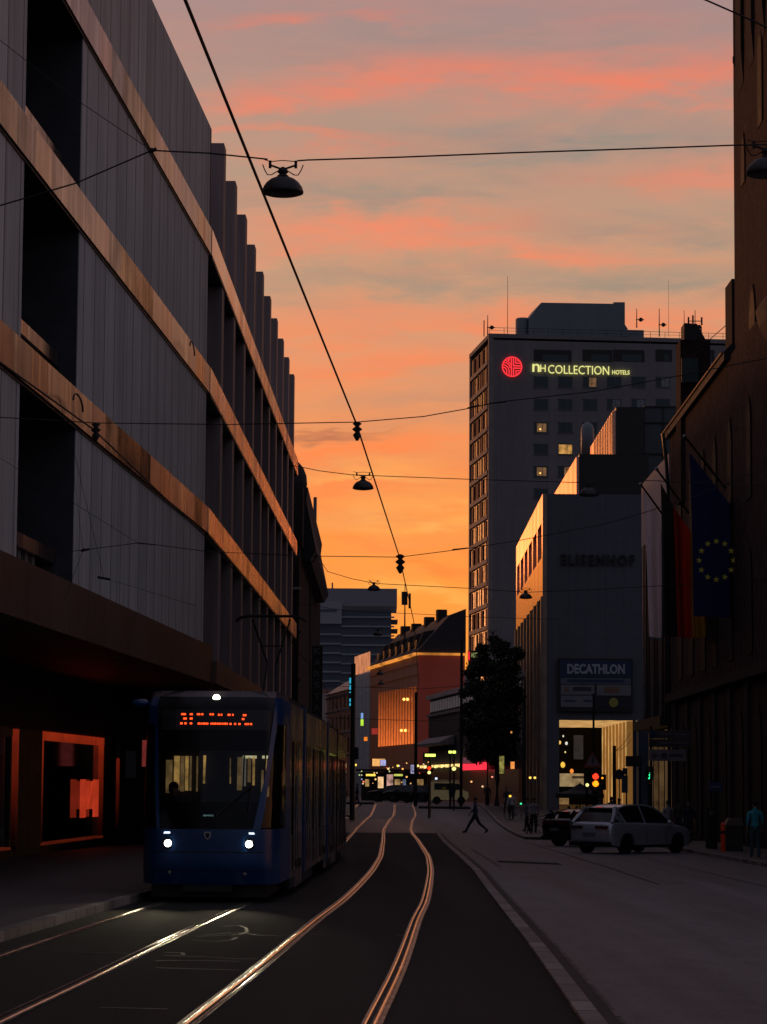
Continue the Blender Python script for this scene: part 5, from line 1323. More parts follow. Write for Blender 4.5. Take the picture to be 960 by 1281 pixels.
def bicycle(X, Y, z, yaw, label):
    r = empty('bicycle', (0, 0, 0), label, 'bicycle', 'bicycles parked on the corner pavement')
    def wheel(cx):
        t = MB(); 
        pts = [(cx + .33 * math.cos(a * math.pi / 10), 0, .34 + .33 * math.sin(a * math.pi / 10)) for a in range(21)]
        wo_ = obj('wheel', MB().lathe([(.03, -.04), (.03, .04)], (cx, 0, .34), 8, 'y'), M['metal'], r)
        obj('tyre', t.tube(pts, .018, 6, False), M['rubber'], wo_)
        sp_ = MB()
        for a in range(12): sp_.tube([(cx, 0, .34), (cx + .32 * math.cos(a * math.pi / 6), 0, .34 + .32 * math.sin(a * math.pi / 6))], .003, 3)
        obj('spokes', sp_, M['metal'], wo_)
    wheel(-.52); wheel(.52)
    fm = MB()
    for a, b in [((-.52, 0, .34), (-.1, 0, .30)), ((-.52, 0, .34), (-.2, 0, .78)), ((-.1, 0, .30), (-.22, 0, .85)), ((-.1, 0, .30), (.35, 0, .75)), ((-.2, 0, .78), (.34, 0, .82)), ((.52, 0, .34), (.33, 0, .95))]:
        fm.tube([a, b], .018, 6)
    obj('frame', fm, M['metaldk'], r)
    obj('handlebar', MB().tube([(.25, -.28, .99), (.33, -.1, .97), (.33, .1, .97), (.25, .28, .99)], .013, 6), M['black'], r)
    obj('saddle', MB().ball((-.24, 0, .89), .12, 8, 5, (1.1, .6, .35)), M['black'], r)
    r.location = (X, Y, z); r.rotation_euler = (0, 0, yaw); return r
X, Y, z = ground_at(690, 138, .12)
b0 = bicycle(X, Y, z, R(20), 'dark bicycle parked nearest the rear of the black car')
for (px, Yp, yw, lb) in [(676, 141, 35, 'dark bicycle second from the black car, leaning by the kerb'), (700, 145, -15, 'dark bicycle standing left of the parasol pole'), (648, 168, 10, 'bicycle with a wheel showing in front of the bronze fins'), (662, 134, 75, 'bicycle seen almost end-on at the kerb corner')]:
    X, Y, z = ground_at(px, Yp, .12); dup(b0, (X, Y, z), R(yw), lb)
def pole_thing(name, px, pyt, Y, label, cat, r=.06, dz=0, r2=None):
    X, Y, z = ground_at(px, Y, dz); top = P(px, pyt, Y)
    root = empty(name, (X, Y, z), label, cat)
    obj('pole', MB().tube([(X, Y, z), (X, Y, top.z)], [r, r2 or r * .8], 8), M['metaldk'], root)
    return root, X, Y, z
# far dark poles
r_, X, Y, z = pole_thing('catenary_pole', 520, 866, 205, 'tall dark pole in front of the glowing light curtain', 'pole', .13)
r_, X, Y, z = pole_thing('signal_pole', 441, 830, 165, 'tall dark pole with signal box right behind the tram tail', 'pole', .17)
a = P(447, 950, 164.8); b = P(455, 935, 164.8); obj('signal_box', MB().box(a.x - .3, b.x - .3, 164.7, 165.0, a.z, b.z), M['black'], r_)
r_, X, Y, z = pole_thing('catenary_pole', 577, 800, 200, 'tall dark pole beside the tree in front of the low dark building', 'pole', .12)
r_, X, Y, z = pole_thing('sign_post', 610, 947, 205, 'thin grey post in front of the red neon strip', 'pole', .05)

def signal(px, py_top, Y, lights, label, poletop=None, w=.3, dz=.12, poleoff=0, rad=.09):
    X, Y, z = ground_at(px, Y, dz)
    root = empty('traffic_light', (X, Y, z), label, 'traffic light')
    t = P(px, py_top, Y).z; pitch = .27; hgt = pitch * len(lights) + .08
    obj('housing', MB().box(X - w / 2, X + w / 2, Y, Y + .2, t - hgt, t), M['black'], root)
    obj('pole', MB().tube([(X + poleoff, Y + .27, z), (X + poleoff, Y + .27, poletop or t)], .055, 8), M['metaldk'], root)
    for i, c in enumerate(lights):
        zc = t - .04 - pitch * (i + .5)
        l = obj('lens', MB().lathe([(rad, 0), (rad * .9, -.02), (rad * .5, -.035), (.01, -.04)], (X, Y - .005, zc), 16, 'y'), c if c else M['lensoff'], root)
        obj('visor', MB().tube([(X - .10, Y - .12, zc + .02), (X - .08, Y - .12, zc + .09), (X, Y - .13, zc + .125), (X + .08, Y - .12, zc + .09), (X + .10, Y - .12, zc + .02)], .012, 4), M['black'], l)
    return root, X, Y, z
M['lensoff'] = mat('dark_lens', (.02, .015, .012), .2)
lr = emat('red_signal', (1, .035, .012), 2.2, .05); la_ = emat('amber_signal', (1, .27, .01), 2.2, .05); lgn = emat('green_signal', (.03, 1, .35), 2.2, .05); lyw = emat('pale_signal', (.8, .75, .25), 1.6, .1)
ts, X, Y, z = signal(745.5, 965.5, 103, [lr, la_, None], 'traffic light showing red and amber beneath the triangular warning sign', rad=.12)
# tall pole with triangle
tp, X, Y, z = pole_thing('warning_sign', 743, 868, 103.4, 'triangular warning sign on a tall dark pole above the red and amber signal', 'sign', .05, .12)
def tri(cx, cz, s, Yq): return [Vector((cx - s, Yq, cz - s * .8)), Vector((cx + s, Yq, cz - s * .8)), Vector((cx, Yq, cz + s * .95))]
c = P(742.5, 951, 103)
ws_, wb_ = .33, .25
def trip(s, Yq, th): 
    t = tri(c.x, c.z, s, Yq); return MB().add(t + [v + Vector((0, th, 0)) for v in t], [(0, 1, 2), (5, 4, 3), (0, 3, 4, 1), (1, 4, 5, 2), (2, 5, 3, 0)])
obj('sign_border', trip(.34, 103.30, .02), mat('sign_red_border', (.20, .04, .035), .5, emis=(.3, .04, .03), es=.01), tp); obj('sign_face', trip(.24, 103.285, .012), mat('sign_face_dim', (.20, .16, .19), .5), tp)  # border brightened by a trace of added glow
obj('sign_symbol', MB().box(c.x - .03, c.x + .03, 103.27, 103.28, c.z - .12, c.z + .12), M['black'], tp)
sg2, X, Y, z = signal(735, 963, 128, [None, None, lyw], 'small traffic light with a pale green lens left of the red one', rad=.08)
sg3, X, Y, z = signal(754, 969, 110, [la_ if False else None, None], 'dark round-headed signal seen from the side right of the red light')
obj('small_amber', MB().ball(P(754, 973.5, 108), .04), la_, sg3)
pd, X, Y, z = signal(813.5, 959, 103, [None], 'pedestrian signal with a small green walking figure', rad=.10)
obj('housing_lower', MB().box(X - .15, X + .15, Y, Y + .2, P(813, 976, 103).z, P(813, 965.5, 103).z), M['black'], pd)
fig = MB(); fc = P(814, 970, 102.96)
fig.ball((fc.x, 102.95, fc.z + .10), .03, 8, 5).tube([(fc.x, 102.95, fc.z + .07), (fc.x, 102.95, fc.z - .02)], .032, 6).tube([(fc.x, 102.95, fc.z - .02), (fc.x - .06, 102.95, fc.z - .14)], .02, 5).tube([(fc.x, 102.95, fc.z - .02), (fc.x + .05, 102.95, fc.z - .14)], .02, 5).tube([(fc.x - .06, 102.95, fc.z + .0), (fc.x, 102.95, fc.z + .05), (fc.x + .06, 102.95, fc.z)], .014, 5)
obj('walking_figure', fig, lgn, pd)
# leaning dark pole with cable, hanging box, blue board
wp_, X, Y, z = pole_thing('wooden_pole', 769, 933, 120, 'leaning dark post with cables in front of the passage', 'pole', .09, .12)
obj('cable', MB().tube(sag(P(771, 938, 120), P(789, 917, 122), .12), .012, 4).tube(sag(P(771, 939, 120), P(790, 925, 122), .12), .012, 4), M['wire'], wp_)
bx_, X, Y, z = pole_thing('signal_gantry', 801, 946, 101, 'dark box signal seen from behind beside the passage', 'traffic light', .05, .12)
a = P(783, 959, 101); b = P(801, 946, 101); obj('housing', MB().box(a.x, b.x, 100.8, 101, a.z, b.z), M['black'], bx_)
bb, X, Y, z = pole_thing('information_board', 784, 962, 116, 'narrow blue grey upright board beside the passage', 'sign', .04, .12)
a = P(778, 992, 116); b = P(785.5, 970, 116); obj('panel', MB().box(a.x, b.x, 115.9, 115.95, a.z, b.z), mat('dim_blue_board', (.05, .09, .14), .6), bb)
a = P(779, 969, 116); b = P(785, 961, 116); obj('panel', MB().box(a.x, b.x, 115.9, 115.95, a.z, b.z), mat('dim_navy_board', (.02, .035, .08), .6), bb)
nd = empty('no_entry_sign', P(775, 968, 117), 'small dark round sign beside the blue board', 'sign'); 
obj('disc', MB().lathe([(.22, 0), (.22, .03)], P(775, 969, 117), 16, 'y'), mat('dim_round_sign', (.035, .02, .045), .5), nd); obj('pole', MB().tube([P(775, 962, 117.1), Vector((P(775, 969, 117).x, 117.1, gz(10, 117) + .12))], .03, 6), M['metaldk'], nd)
# direction signs
dr, X, Y, z = pole_thing('direction_sign', 815, 908, 100, 'stack of three dim direction boards, the lowest pale with a left arrow', 'sign', .055, .12)
for i, (y0, y1, x1, c) in enumerate([(914, 924, 864, (.07, .055, .06)), (925, 934.5, 864, (.055, .045, .05)), (938, 952, 858, (.20, .17, .18))]):
    a = P(812, y1, 100); b = P(x1, y0, 100)
    o_ = obj('board', MB().box(a.x, b.x, 99.88, 99.92, a.z, b.z), mat('board_%d' % i, c, .6), dr)
    if i < 2:
        obj('lettering', MB().box(a.x + .45, b.x - .12, 99.86, 99.875, (a.z + b.z) / 2 - .03, (a.z + b.z) / 2 + .04), mat('dim_letters', (.12, .10, .11), .6) if i == 0 else bpy.data.materials['dim_letters'], o_)
        obj('symbol', MB().box(a.x + .05, a.x + .28, 99.86, 99.875, a.z + .04, b.z - .04), M['signblue'] if i == 0 else M['signdark'], o_)
    else:
        zc = (a.z + b.z) / 2
        ar = MB().box(a.x + .12, a.x + .36, 99.86, 99.875, zc - .018, zc + .018)
        ar.tube([(a.x + .22, 99.865, zc + .10), (a.x + .11, 99.865, zc), (a.x + .22, 99.865, zc - .10)], .02, 4)
        obj('arrow', ar, M['black'], o_)
        obj('lettering', MB().box(a.x + .75, b.x - .12, 99.86, 99.875, zc - .04, zc + .04).box(a.x + .45, a.x + .65, 99.86, 99.875, zc - .08, zc + .08), M['signdark'], o_)
# blue parking sign, slim machine, red post, bin
bs, X, Y, z = pole_thing('blue_sign', 894, 975, 97, 'small dim blue sign on a post on the right pavement', 'sign', .035, .12)
a = P(887, 990, 97); b = P(903, 979, 97); o_ = obj('panel', MB().box(a.x, b.x, 96.9, 96.94, a.z, b.z), mat('dim_blue_sign', (.015, .035, .13), .5), bs)
obj('stripe', MB().box(a.x + .06, b.x - .06, 96.88, 96.895, (a.z+b.z)/2 - .03, (a.z+b.z)/2 + .03), M['signwhite'], o_)
tm = empty('ticket_machine', ground_at(891, 98, .12), 'narrow dark parking ticket machine on the right pavement', 'machine')
X, Y, z = ground_at(891, 98, .12)
obj('cabinet', MB().box(X - .2, X + .2, 98, 98.3, z, z + 1.5), M['metaldk'], tm); obj('display', MB().box(X - .1, X + .1, 97.97, 97.995, z + 1.2, z + 1.35), M['metal'], tm)
X, Y, z = ground_at(904.5, 93, .12)
rp = empty('bollard', (X, Y, z), 'orange red bollard beside the brown bin on the right pavement', 'bollard')
obj('post', MB().lathe([(.075, 0), (.075, .9), (.06, .96), (.02, .99)], (X, Y, z), 12), mat('orange_red_plastic', (.35, .035, .012), .6, emis=(.6, .05, .01), es=.03), rp, smooth=True)  # plastic given a faint glow for brightness, not a lamp
obj('band', MB().lathe([(.08, .6), (.08, .7)], (X, Y, z), 12), M['black'], rp)
X, Y, z = ground_at(918, 94, .12)
bn_ = empty('litter_bin', (X, Y, z), 'brown boxy bin with sloping pale lid near the person in cyan', 'bin')
obj('body', MB().box(X - .28, X + .33, Y, Y + .6, z, z + .85), mat('brown_bin', (.05, .035, .03), .7), bn_)
obj('lid', MB().prism([(X - .30, z + .86), (X + .35, z + .86), (X + .28, z + 1.12), (X - .16, z + 1.12)], lambda x, zz: Vector((x, Y - .02, zz)), lambda x, zz: Vector((x, Y + .62, zz))), mat('pale_lid', (.14, .10, .09), .6), bn_)
# far signals and lights
f1, X, Y, z = signal(537, 957.5, 170, [lr, lyw], 'far signal with a red lens over a pale one on the traffic island', dz=0, rad=.11)
f2, X, Y, z = signal(568, 958.5, 190, [lyw], 'far signal with a single pale lens beside the tall pole', dz=0, rad=.15)
def lampbar(px0, px1, py, Y, label, m, poley=None):
    a = P(px0, py + 1.6, Y); b = P(px1, py - 1.6, Y)
    r = empty('station_lamp', (a.x, Y, a.z), label, 'lamp')
    obj('tube_light', MB().tube([Vector((a.x, Y, (a.z+b.z)/2)), Vector((b.x, Y, (a.z+b.z)/2))], (b.z - a.z) / 2, 8), m, r)
    obj('housing', MB().box(a.x, b.x, Y - .1, Y + .1, b.z + .003, b.z + .07), M['black'], r)
    xm_ = (a.x + b.x) / 2
    obj('pole', MB().tube([(xm_, Y + .15, b.z + .05), (xm_, Y + .15, gz(xm_, Y))], .06, 6), M['metaldk'], r)
yg = emat('yellow_green_tube', (.62, .85, .12), 2.4, .15)
lampbar(532, 545, 945, 172, 'bright yellow green tube lamp on the far traffic island', yg)
lampbar(561.5, 565.5, 941, 195, 'left one of two small yellow green lamps beside the tall pole', yg)
lampbar(566.5, 570.5, 941, 195, 'right one of two small yellow green lamps beside the tall pole', yg)
signbox(639, 644, 953, 962, 168, emat('amber_hang', (1, .35, .08), .8), 'lantern', 'amber lantern at the far left edge of the bronze fins', 'lantern')
signbox(625, 631, 946, 968, 175, emat('speckled_ad', (.55, .5, .12), .35, 1.0, 4), 'advert_column', 'speckled yellow advertising panel left of the bronze fins', 'poster')
signbox(639, 641, 915, 917.5, 190, emat('tiny_amber', (1, .4, .08), .7), 'lantern', 'tiny amber light above the far pavement in the tree', 'lantern')
for (px, py, Yq, cc, lb) in [(564, 987, 206, (1, .75, .05), 'yellow light by the cyclist on the island'), (546, 974, 230, (.6, .7, 1), 'bluish white light above the cream van'), (638.5, 996, 165, (1, .55, .05), 'amber bicycle light on the far corner'), (652, 1005.5, 140, (.05, .9, .35), 'tiny green bicycle light at the kerb corner'),
                             (663.5, 973, 186, (1, .6, .1), 'left small amber light between the bronze fins'), (669.5, 973, 186, (1, .6, .1), 'right small amber light between the bronze fins'), (445, 957, 240, (1, .7, .1), 'yellow light left of the poster boxes'), (498, 958, 240, (1, .75, .1), 'yellow light right of the poster boxes'), (523, 958, 240, (1, .7, .2), 'amber light beside the station sign'), (532, 959, 240, (1, .7, .3), 'amber light left of the far red signal')]:
    c = P(px, py, Yq); rr = Yq / 3400 * (1.6 if Yq > 150 else 1.2)
    r = empty('small_lamp', (c.x, Yq, c.z), lb, 'light')
    obj('bulb', MB().ball(c, rr, 8, 6), emat('bulb_glow', cc, 1.6), r)
    obj('cap', MB().lathe([(rr * 1.05, rr * .75), (rr * .5, rr * 1.2)], c, 8), M['black'], r)

for i, (px, py, Yq, cc, lb) in enumerate([(470, 975, 246, (1, .6, .2), 'tiny warm light left of the kiosk posters'), (509, 972, 246, (1, .5, .15), 'tiny amber light at the kiosk roof'), (486, 962, 246, (1, .7, .3), 'tiny pale light above the poster boxes'),
                             (504, 962, 240, (1, .45, .1), 'small orange light above the kiosk'), (455, 978, 248, (.9, .2, .1), 'tiny red light at the left end of the kiosk'), (590, 978, 214, (1, .45, .15), 'small amber light below the red neon strip'), (604, 984, 214, (1, .6, .3), 'tiny warm light inside the red lit shop'), (616, 972, 214, (1, .3, .2), 'tiny reddish light at the end of the neon strip')]):
    c = P(px, py, Yq); rr = Yq / 3400 * 1.25
    r = empty('small_lamp', (c.x, Yq, c.z), lb, 'light')
    obj('bulb', MB().ball(c, rr, 8, 6), emat('bulb_glow', cc, 1.3), r)
    obj('cap', MB().lathe([(rr * 1.05, rr * .75), (rr * .5, rr * 1.2)], c, 8), M['black'], r)
for i in range(9):
    y0 = 2 + i * 4.2
    sw_ = obj('shop_window', MB().box(-.06, -.01, y0, y0 + 3.2, -1.2, .9 + .3 * (i % 2)).xf(FR), emat('lit_shop_pane_%d' % (i % 4), [(1, .5, .2), (.9, .65, .4), (1, .35, .12), (.6, .6, .7)][i % 4], .30, .9, .8) if i < 4 else bpy.data.materials['lit_shop_pane_%d' % (i % 4)], lit)
    obj('frame', MB().box(-.1, -.062, y0 - .1, y0 + 3.3, .95 + .3 * (i % 2), 1.25 + .3 * (i % 2)).xf(FR), M['black'], sw_)
for i in range(26):
    rr_ = random.Random(i + 50); px = 446 + rr_.random() * 92; py = 952 + rr_.random() * 30; Yq = 249 + rr_.random() * 3
    if 472 < px < 493 and py > 968: continue
    c = P(px, py, Yq); rr = Yq / 3400 * (.55 + rr_.random() * .6); cc = [(1, .55, .15), (1, .4, .1), (1, .75, .4), (.9, .15, .08), (.6, .8, .3), (.5, .6, 1)][[0, 0, 1, 1, 2, 2, 3, 4, 5][i % 9]]
    r = empty('street_light', (c.x, Yq, c.z), 'one of many tiny coloured lights strung along the kiosk row at the street end', 'light', 'tiny lights at the street end')
    obj('bulb', MB().ball(c, rr, 6, 4), emat('tiny_glow', cc, 1.0), r)
jn = MB(); rj = random.Random(11)
for (x0, y0, x1, y1) in [(2.6, 41, 8.3, 41.6), (6.1, 60, 6.0, 118), (-.3, 47, 1.7, 47.2), (-3.6, 33.5, -1.6, 33.6), (.2, 60, 1.9, 60.2)]:
    n_ = 14; pts = [(x0 + (x1 - x0) * i / n_ + rj.uniform(-.05, .05), y0 + (y1 - y0) * i / n_ + rj.uniform(-.12, .12)) for i in range(n_ + 1)]
    for a, b in zip(pts, pts[1:]):
        pa = Vector((a[0], a[1], 0)); pb = Vector((b[0], b[1], 0)); d = (pb - pa).normalized(); nn = Vector((-d.y, d.x, 0)) * .025
        jn.quad(*[Vector((v.x, v.y, gz(v.x, v.y) + .0125)) for v in (pa - nn, pb - nn, pb + nn, pa + nn)])
obj('road_cracks', jn, M['groove'], kind='structure')

# ------------------------------------------------------------------ tree
def tree(cx, Y, zbase, shape, label, n=9000, ls=.17):
    r = empty('broadleaf_tree', (cx, Y, zbase), label, 'tree', 'trees at the far corner')
    zt = min(s[1] for s in shape); tk = MB()
    tk.tube([(cx, Y, zbase), (cx + .05, Y, zbase + 2), (cx - .1, Y, zbase + 4.5), (cx, Y, zbase + 7)], [.22, .18, .13, .06], 8)
    for (lx, lz, rr, lw) in shape:
        tk.tube([(cx, Y, zbase + 3.2), ((cx + lx) / 2, Y, (zbase + 3 + lz) / 2), (lx, Y, lz)], [.09, .06, .02], 5)
    obj('trunk', tk, M['bark'], r)
    lf = MB(); rnd = random.Random(3)
    tot = sum(s[2] ** 2 for s in shape)
    for (lx, lz, rr, lw) in shape:
        k = int(n * rr ** 2 / tot)
        for _ in range(k):
            d = Vector((rnd.gauss(0, 1), rnd.gauss(0, 1), rnd.gauss(0, 1))).normalized() * rr * (rnd.random() ** .42) * (.82 + .36 * rnd.random())
            p = Vector((lx + d.x * lw, Y + d.y, lz + d.z * .85))
            a = Vector((rnd.gauss(0, 1), rnd.gauss(0, 1), rnd.gauss(0, 1))).normalized(); b = a.cross(Vector((rnd.gauss(0, 1), rnd.gauss(0, 1), rnd.gauss(0, 1)))).normalized()
            s = ls * (.6 + .8 * rnd.random())
            lf.add([p - a * s, p + b * s * .5, p + a * s, p - b * s * .5], [(0, 1, 2, 3)])
    obj('crown', lf, M['leaf'], r)
sh = []
for (px, py, pr_) in [(626, 812, 14), (632, 838, 19), (609, 836, 15), (594, 860, 14), (618, 868, 24), (628, 893, 24), (604, 903, 21), (628, 925, 22), (592, 886, 12), (634, 860, 20), (606, 930, 20), (588, 842, 8), (590, 912, 14), (584, 888, 9), (596, 944, 13), (622, 948, 15), (636, 945, 12), (640, 910, 13), (600, 868, 10), (640, 835, 10), (646, 818, 11), (645, 872, 13), (597, 836, 13), (604, 812, 9), (580, 868, 7), (618, 800, 7), (604, 822, 8)]:
    q = P(px, py, 203); sh.append((q.x, q.z, pr_ * 203 / 3400, 1.0))
tree(P(622, 900, 203).x, 203, gz(8.5, 203) + .1, sh, 'dark broadleaf tree in front of the low building, left of the bronze fins', 25000, .14)

# ------------------------------------------------------------------ cars
def car(X, Y, z, yaw, label, paint, suv=True, L=4.75, W=1.9, name='parked_car'):
    r = empty(name, (0, 0, 0), label, 'car')
    k = L / 4.75; h = 1.67 if suv else 1.45
    hw = W / 2
    # side profile of lower body (x forward)
    xf_, xr_ = 2.37 * k, -2.37 * k
    wx = (1.46 * k, -1.42 * k); wr = .37
    top = [(xr_ + .05, .42), (xr_ + .01, .62), (xr_, .84), (xr_ + .05, .98), (xr_ + .12, 1.06), (xr_ + .22, 1.10), (-.9, 1.09), (.4, 1.06), (1.05, 1.04), (1.5, .99), (1.9, .92), (2.15, .84), (2.29, .75), (xf_ - .02, .62), (xf_, .5), (xf_ - .03, .38), (xf_ - .10, .27)]
    bot = []
    for cx in wx:
        bot.append((cx + wr + .07, .24))
        for i in range(1, 8):
            t = math.pi * i / 8; bot.append((cx + (wr + .06) * math.cos(t), .30 + (wr + .07) * math.sin(t)))
        bot.append((cx - wr - .07, .24))
    bot.append((xr_ + .12, .30))
    prof = top + bot
    body = MB()
    secs = [(-hw, .0, .16), (-hw + .02, 0, .09), (-hw + .07, .0, .04), (-hw + .16, 0, .012), (-hw + .4, 0, 0), (hw - .4, 0, 0), (hw - .16, 0, .012), (hw - .07, 0, .04), (hw - .02, 0, .09), (hw, 0, .16)]
    cxm, czm = 0, .62
    n = len(prof); base = []
    for (y, _, ins) in secs:
        row = []
        for (x, zz) in prof:
            sx = 1 - (ins * 1.0 + .05 * (abs(y) / hw) ** 3) * max(0, (abs(x) - 1.9) / .5) / 2.4 * 1.6
            zz2 = zz - (zz - .66) * ins * (1.2 if zz > .66 else 0)
            row.append(Vector((x * sx, y, zz2)))
        base.append(len(body.v)); body.v += row
    for a, b in zip(base, base[1:]):
        for i in range(n): body.f.append((a + i, a + (i + 1) % n, b + (i + 1) % n, b + i))
    body.f.append(tuple(base[0] + i for i in range(n))); body.f.append(tuple(base[-1] + i for i in range(n)))
    bo_ = obj('body', body, paint, r, smooth=True)
    es_ = bo_.modifiers.new('edges', 'EDGE_SPLIT'); es_.split_angle = R(38)
    # greenhouse
    gl = [(xr_ + .20, 1.07), (xr_ + .50, h - .26), (xr_ + .78, h - .11), (-1.1, h - .03), (-.5, h), (-.1, h - .012), (.35, h - .09), (.75, h - .28), (1.22, 1.03)]
    gh = MB(); m = len(gl); bs_ = []
    for (y, f) in [(-1, 0), (1, 0)]:
        row = [Vector((x, y * (hw - .06 - (zz - 1.0) * .42), zz)) for (x, zz) in gl]; bs_.append(len(gh.v)); gh.v += row
    for i in range(m): gh.f.append((bs_[0] + i, bs_[0] + (i + 1) % m, bs_[1] + (i + 1) % m, bs_[1] + i))
    gh.f.append(tuple(bs_[0] + i for i in range(m))); gh.f.append(tuple(bs_[1] + i for i in range(m)))
    gho = obj('windows', gh, M['cargl'], r)
    # roof skin and pillars
    rs = MB(); hwr = lambda zz: hw - .06 - (zz - 1.0) * .42 + .012
    rp_ = [(xr_ + .70, h - .125), (-1.1, h - .022), (-.5, h + .010), (-.1, h), (.32, h - .075)]
    for (a, b) in zip(rp_, rp_[1:]):
        rs.add([(a[0], -hwr(a[1]), a[1] + .012), (b[0], -hwr(b[1]), b[1] + .012), (b[0], hwr(b[1]), b[1] + .012), (a[0], hwr(a[1]), a[1] + .012)], [(0, 1, 2, 3)])
    for s in (-1, 1):
        def pl(pts, w=.045): rs.tube([(x, s * hwr(zz), zz) for x, zz in pts], w, 5)
        pl([(xr_ + .20, 1.07), (xr_ + .50, h - .26), (xr_ + .78, h - .11)], .07); pl([(xr_ + .78, h - .11), (-1.1, h - .02), (-.5, h), (-.1, h - .01), (.35, h - .08)], .035); pl([(.35, h - .08), (.75, h - .28), (1.24, 1.03)], .035); pl([(-1.65, 1.12), (-1.95, 1.30), (-1.75, h - .1)], .10); pl([(-.35, 1.03), (-.42, h - .02)], .025); pl([(-1.45, 1.03), (-1.75, h - .1)], .06)
    obj('roof', rs, paint, r)
    for s in (-1, 1):
        for cx in wx:
            w_ = obj('wheel', MB().lathe([(wr - .05, -.11), (wr, -.08), (wr, .08), (wr - .05, .11)], (cx, s * (hw - .12), wr), 22, 'y'), M['rubber'], r)
            obj('rim', MB().lathe([(.24, .0), (.22, .02), (.05, .03), (.02, .05)], (cx, s * (hw - .12) + (s * .115 if s > 0 else -.155), wr), 14, 'y'), M['rimm'], w_)
        obj('tail_light', MB().box(xr_ - .015, xr_ + .30, s * (hw - .42) - .25, s * (hw - .42) + .25, .88, .96), M['taillens'], r)
        obj('mirror', MB().ball((.85, s * (hw + .08), 1.08), .10, 8, 5, (.8, 1.1, .7)), paint, r)
        obj('headlight', MB().box(xf_ - .30, xf_ - .03, s * (hw - .32) - .2, s * (hw - .32) + .2, .66, .75), M['metal'], r)
        obj('door_seam', MB().tube([(-.38, s * (hw + .002), .95), (-.38, s * (hw + .004), .35)], .008, 4).tube([(.75, s * (hw + .002), .92), (.75, s * (hw + .004), .35)], .008, 4), M['black'], r)
        obj('door_handle', MB().box(-.7, -.52, s * (hw + .01) - .012, s * (hw + .01) + .012, .86, .89), paint, r)
    obj('rear_spoiler', MB().box(xr_ + .52, xr_ + .80, -.6, .6, h - .115, h - .085), paint, r)
    obj('number_plate', MB().box(xr_ - .02, xr_ + .02, -.26, .26, .62, .73), M['signwhite'], r)
    obj('bumper_trim', MB().box(xr_ - .02, xr_ + .2, -hw + .1, hw - .1, .27, .42), M['black'], r)
    obj('sill_trim', MB().box(-1.0, 1.02, -hw - .005, hw + .005, .22, .31), M['black'], r)
    obj('brake_light', MB().box(xr_ + .55, xr_ + .62, -.10, .10, h - .09, h - .07), emat('brake_glow', (1, .05, .03), .4), r)
    r.location = (X, Y, z); r.rotation_euler = (0, 0, yaw); return r
M['cargl'] = mat('car_glass', (.012, .014, .018), .08, 0, .1); M['rimm'] = mat('wheel_rim', (.05, .05, .055), .4, .7); M['taillens'] = mat('tail_lens', (.10, .012, .01), .25)
X, Y, z = ground_at(790, 95.5)
car(X, Y, z, R(47), 'silver grey estate SUV turning into the side street, seen from the rear corner', carpaint('silver_paint', (.50, .54, .61)))
X, Y, z = ground_at(748, 108)
car(X, Y, z, R(35), 'black car mostly hidden behind the silver SUV', carpaint('black_car_paint', (.012, .012, .014)), False, 4.4, 1.8)
for i, (px, Yq, c, lb) in enumerate([(492, 238, (.02, .02, .025), 'distant dark car in front of the poster boxes'), (512, 236, (.015, .015, .02), 'distant black car right of the poster boxes'), (530, 236, (.03, .02, .02), 'distant dark car beside the far red signal')]):
    X, Y, z = ground_at(px, Yq); car(X, Y, z, R(170), lb, carpaint('far_car_paint_%d' % i, c), False, 4.2, 1.8)
X, Y, z = ground_at(562, 218)
vn = empty('delivery_van', (X, Y, z), 'cream delivery van crossing the far junction in front of the shops', 'van')
obj('body', MB().prism([(-1.55, .35), (1.35, .35), (1.55, .6), (1.5, 1.0), (1.1, 1.15), (.8, 1.75), (-1.55, 1.8)], lambda x, zz: Vector((X + x, Y - .9, z + zz)), lambda x, zz: Vector((X + x, Y + .9, z + zz))), mat('cream_paint', (.42, .34, .21), .4, emis=(.8, .6, .3), es=.05), vn)  # cream paint carries a faint glow to set its brightness
obj('windows', MB().prism([(-1.2, 1.15), (1.0, 1.15), (.75, 1.65), (-1.2, 1.68)], lambda x, zz: Vector((X + x, Y - .92, z + zz)), lambda x, zz: Vector((X + x, Y - .903, z + zz))), M['cargl'], vn)
for s in (-1.0, .95): obj('wheel', MB().lathe([(.32, -.1), (.32, .1)], (X + s, Y - .85, z + .32), 14, 'y'), M['rubber'], vn)

# ------------------------------------------------------------------ tram
tx0, ty0 = track(44.8) - 2.85, 44.6
tz0 = gz(tx0, ty0) + .018
def tp_(Y): return Vector((track(Y) - 2.85, Y, 0))
tram = empty('tram', (tx0, ty0, tz0), 'blue and dark grey articulated tram with bright headlights and an orange red display', 'tram')
def fr_between(a, b):
    pa, pb = tp_(a), tp_(b); d = pb - pa
    return F((pa.x, pa.y, gz(pa.x, pa.y) + .018), (d.x, d.y)), d.length
F1, L1 = fr_between(44.6, 52.0)
plan = [(-1.15, 3.3), (-1.15, 1.35), (-1.13, .85), (-1.06, .42), (-.90, .17), (-.6, .05), (-.25, .0), (.25, .0), (.6, .05), (.90, .17), (1.06, .42), (1.13, .85), (1.15, 1.35), (1.15, 3.3)]
def planpt(u):            # u in 0..13
    i = min(12, max(0, int(u))); t = u - i
    a, b = plan[i], plan[i + 1]; return a[0] + (b[0] - a[0]) * t, a[1] + (b[1] - a[1]) * t
def back(z):
    return .12 * sm(.6 - z, 0, .4) + (0 if z < 1.1 else .62 * ((z - 1.1) / 2.35) ** 1.35) 
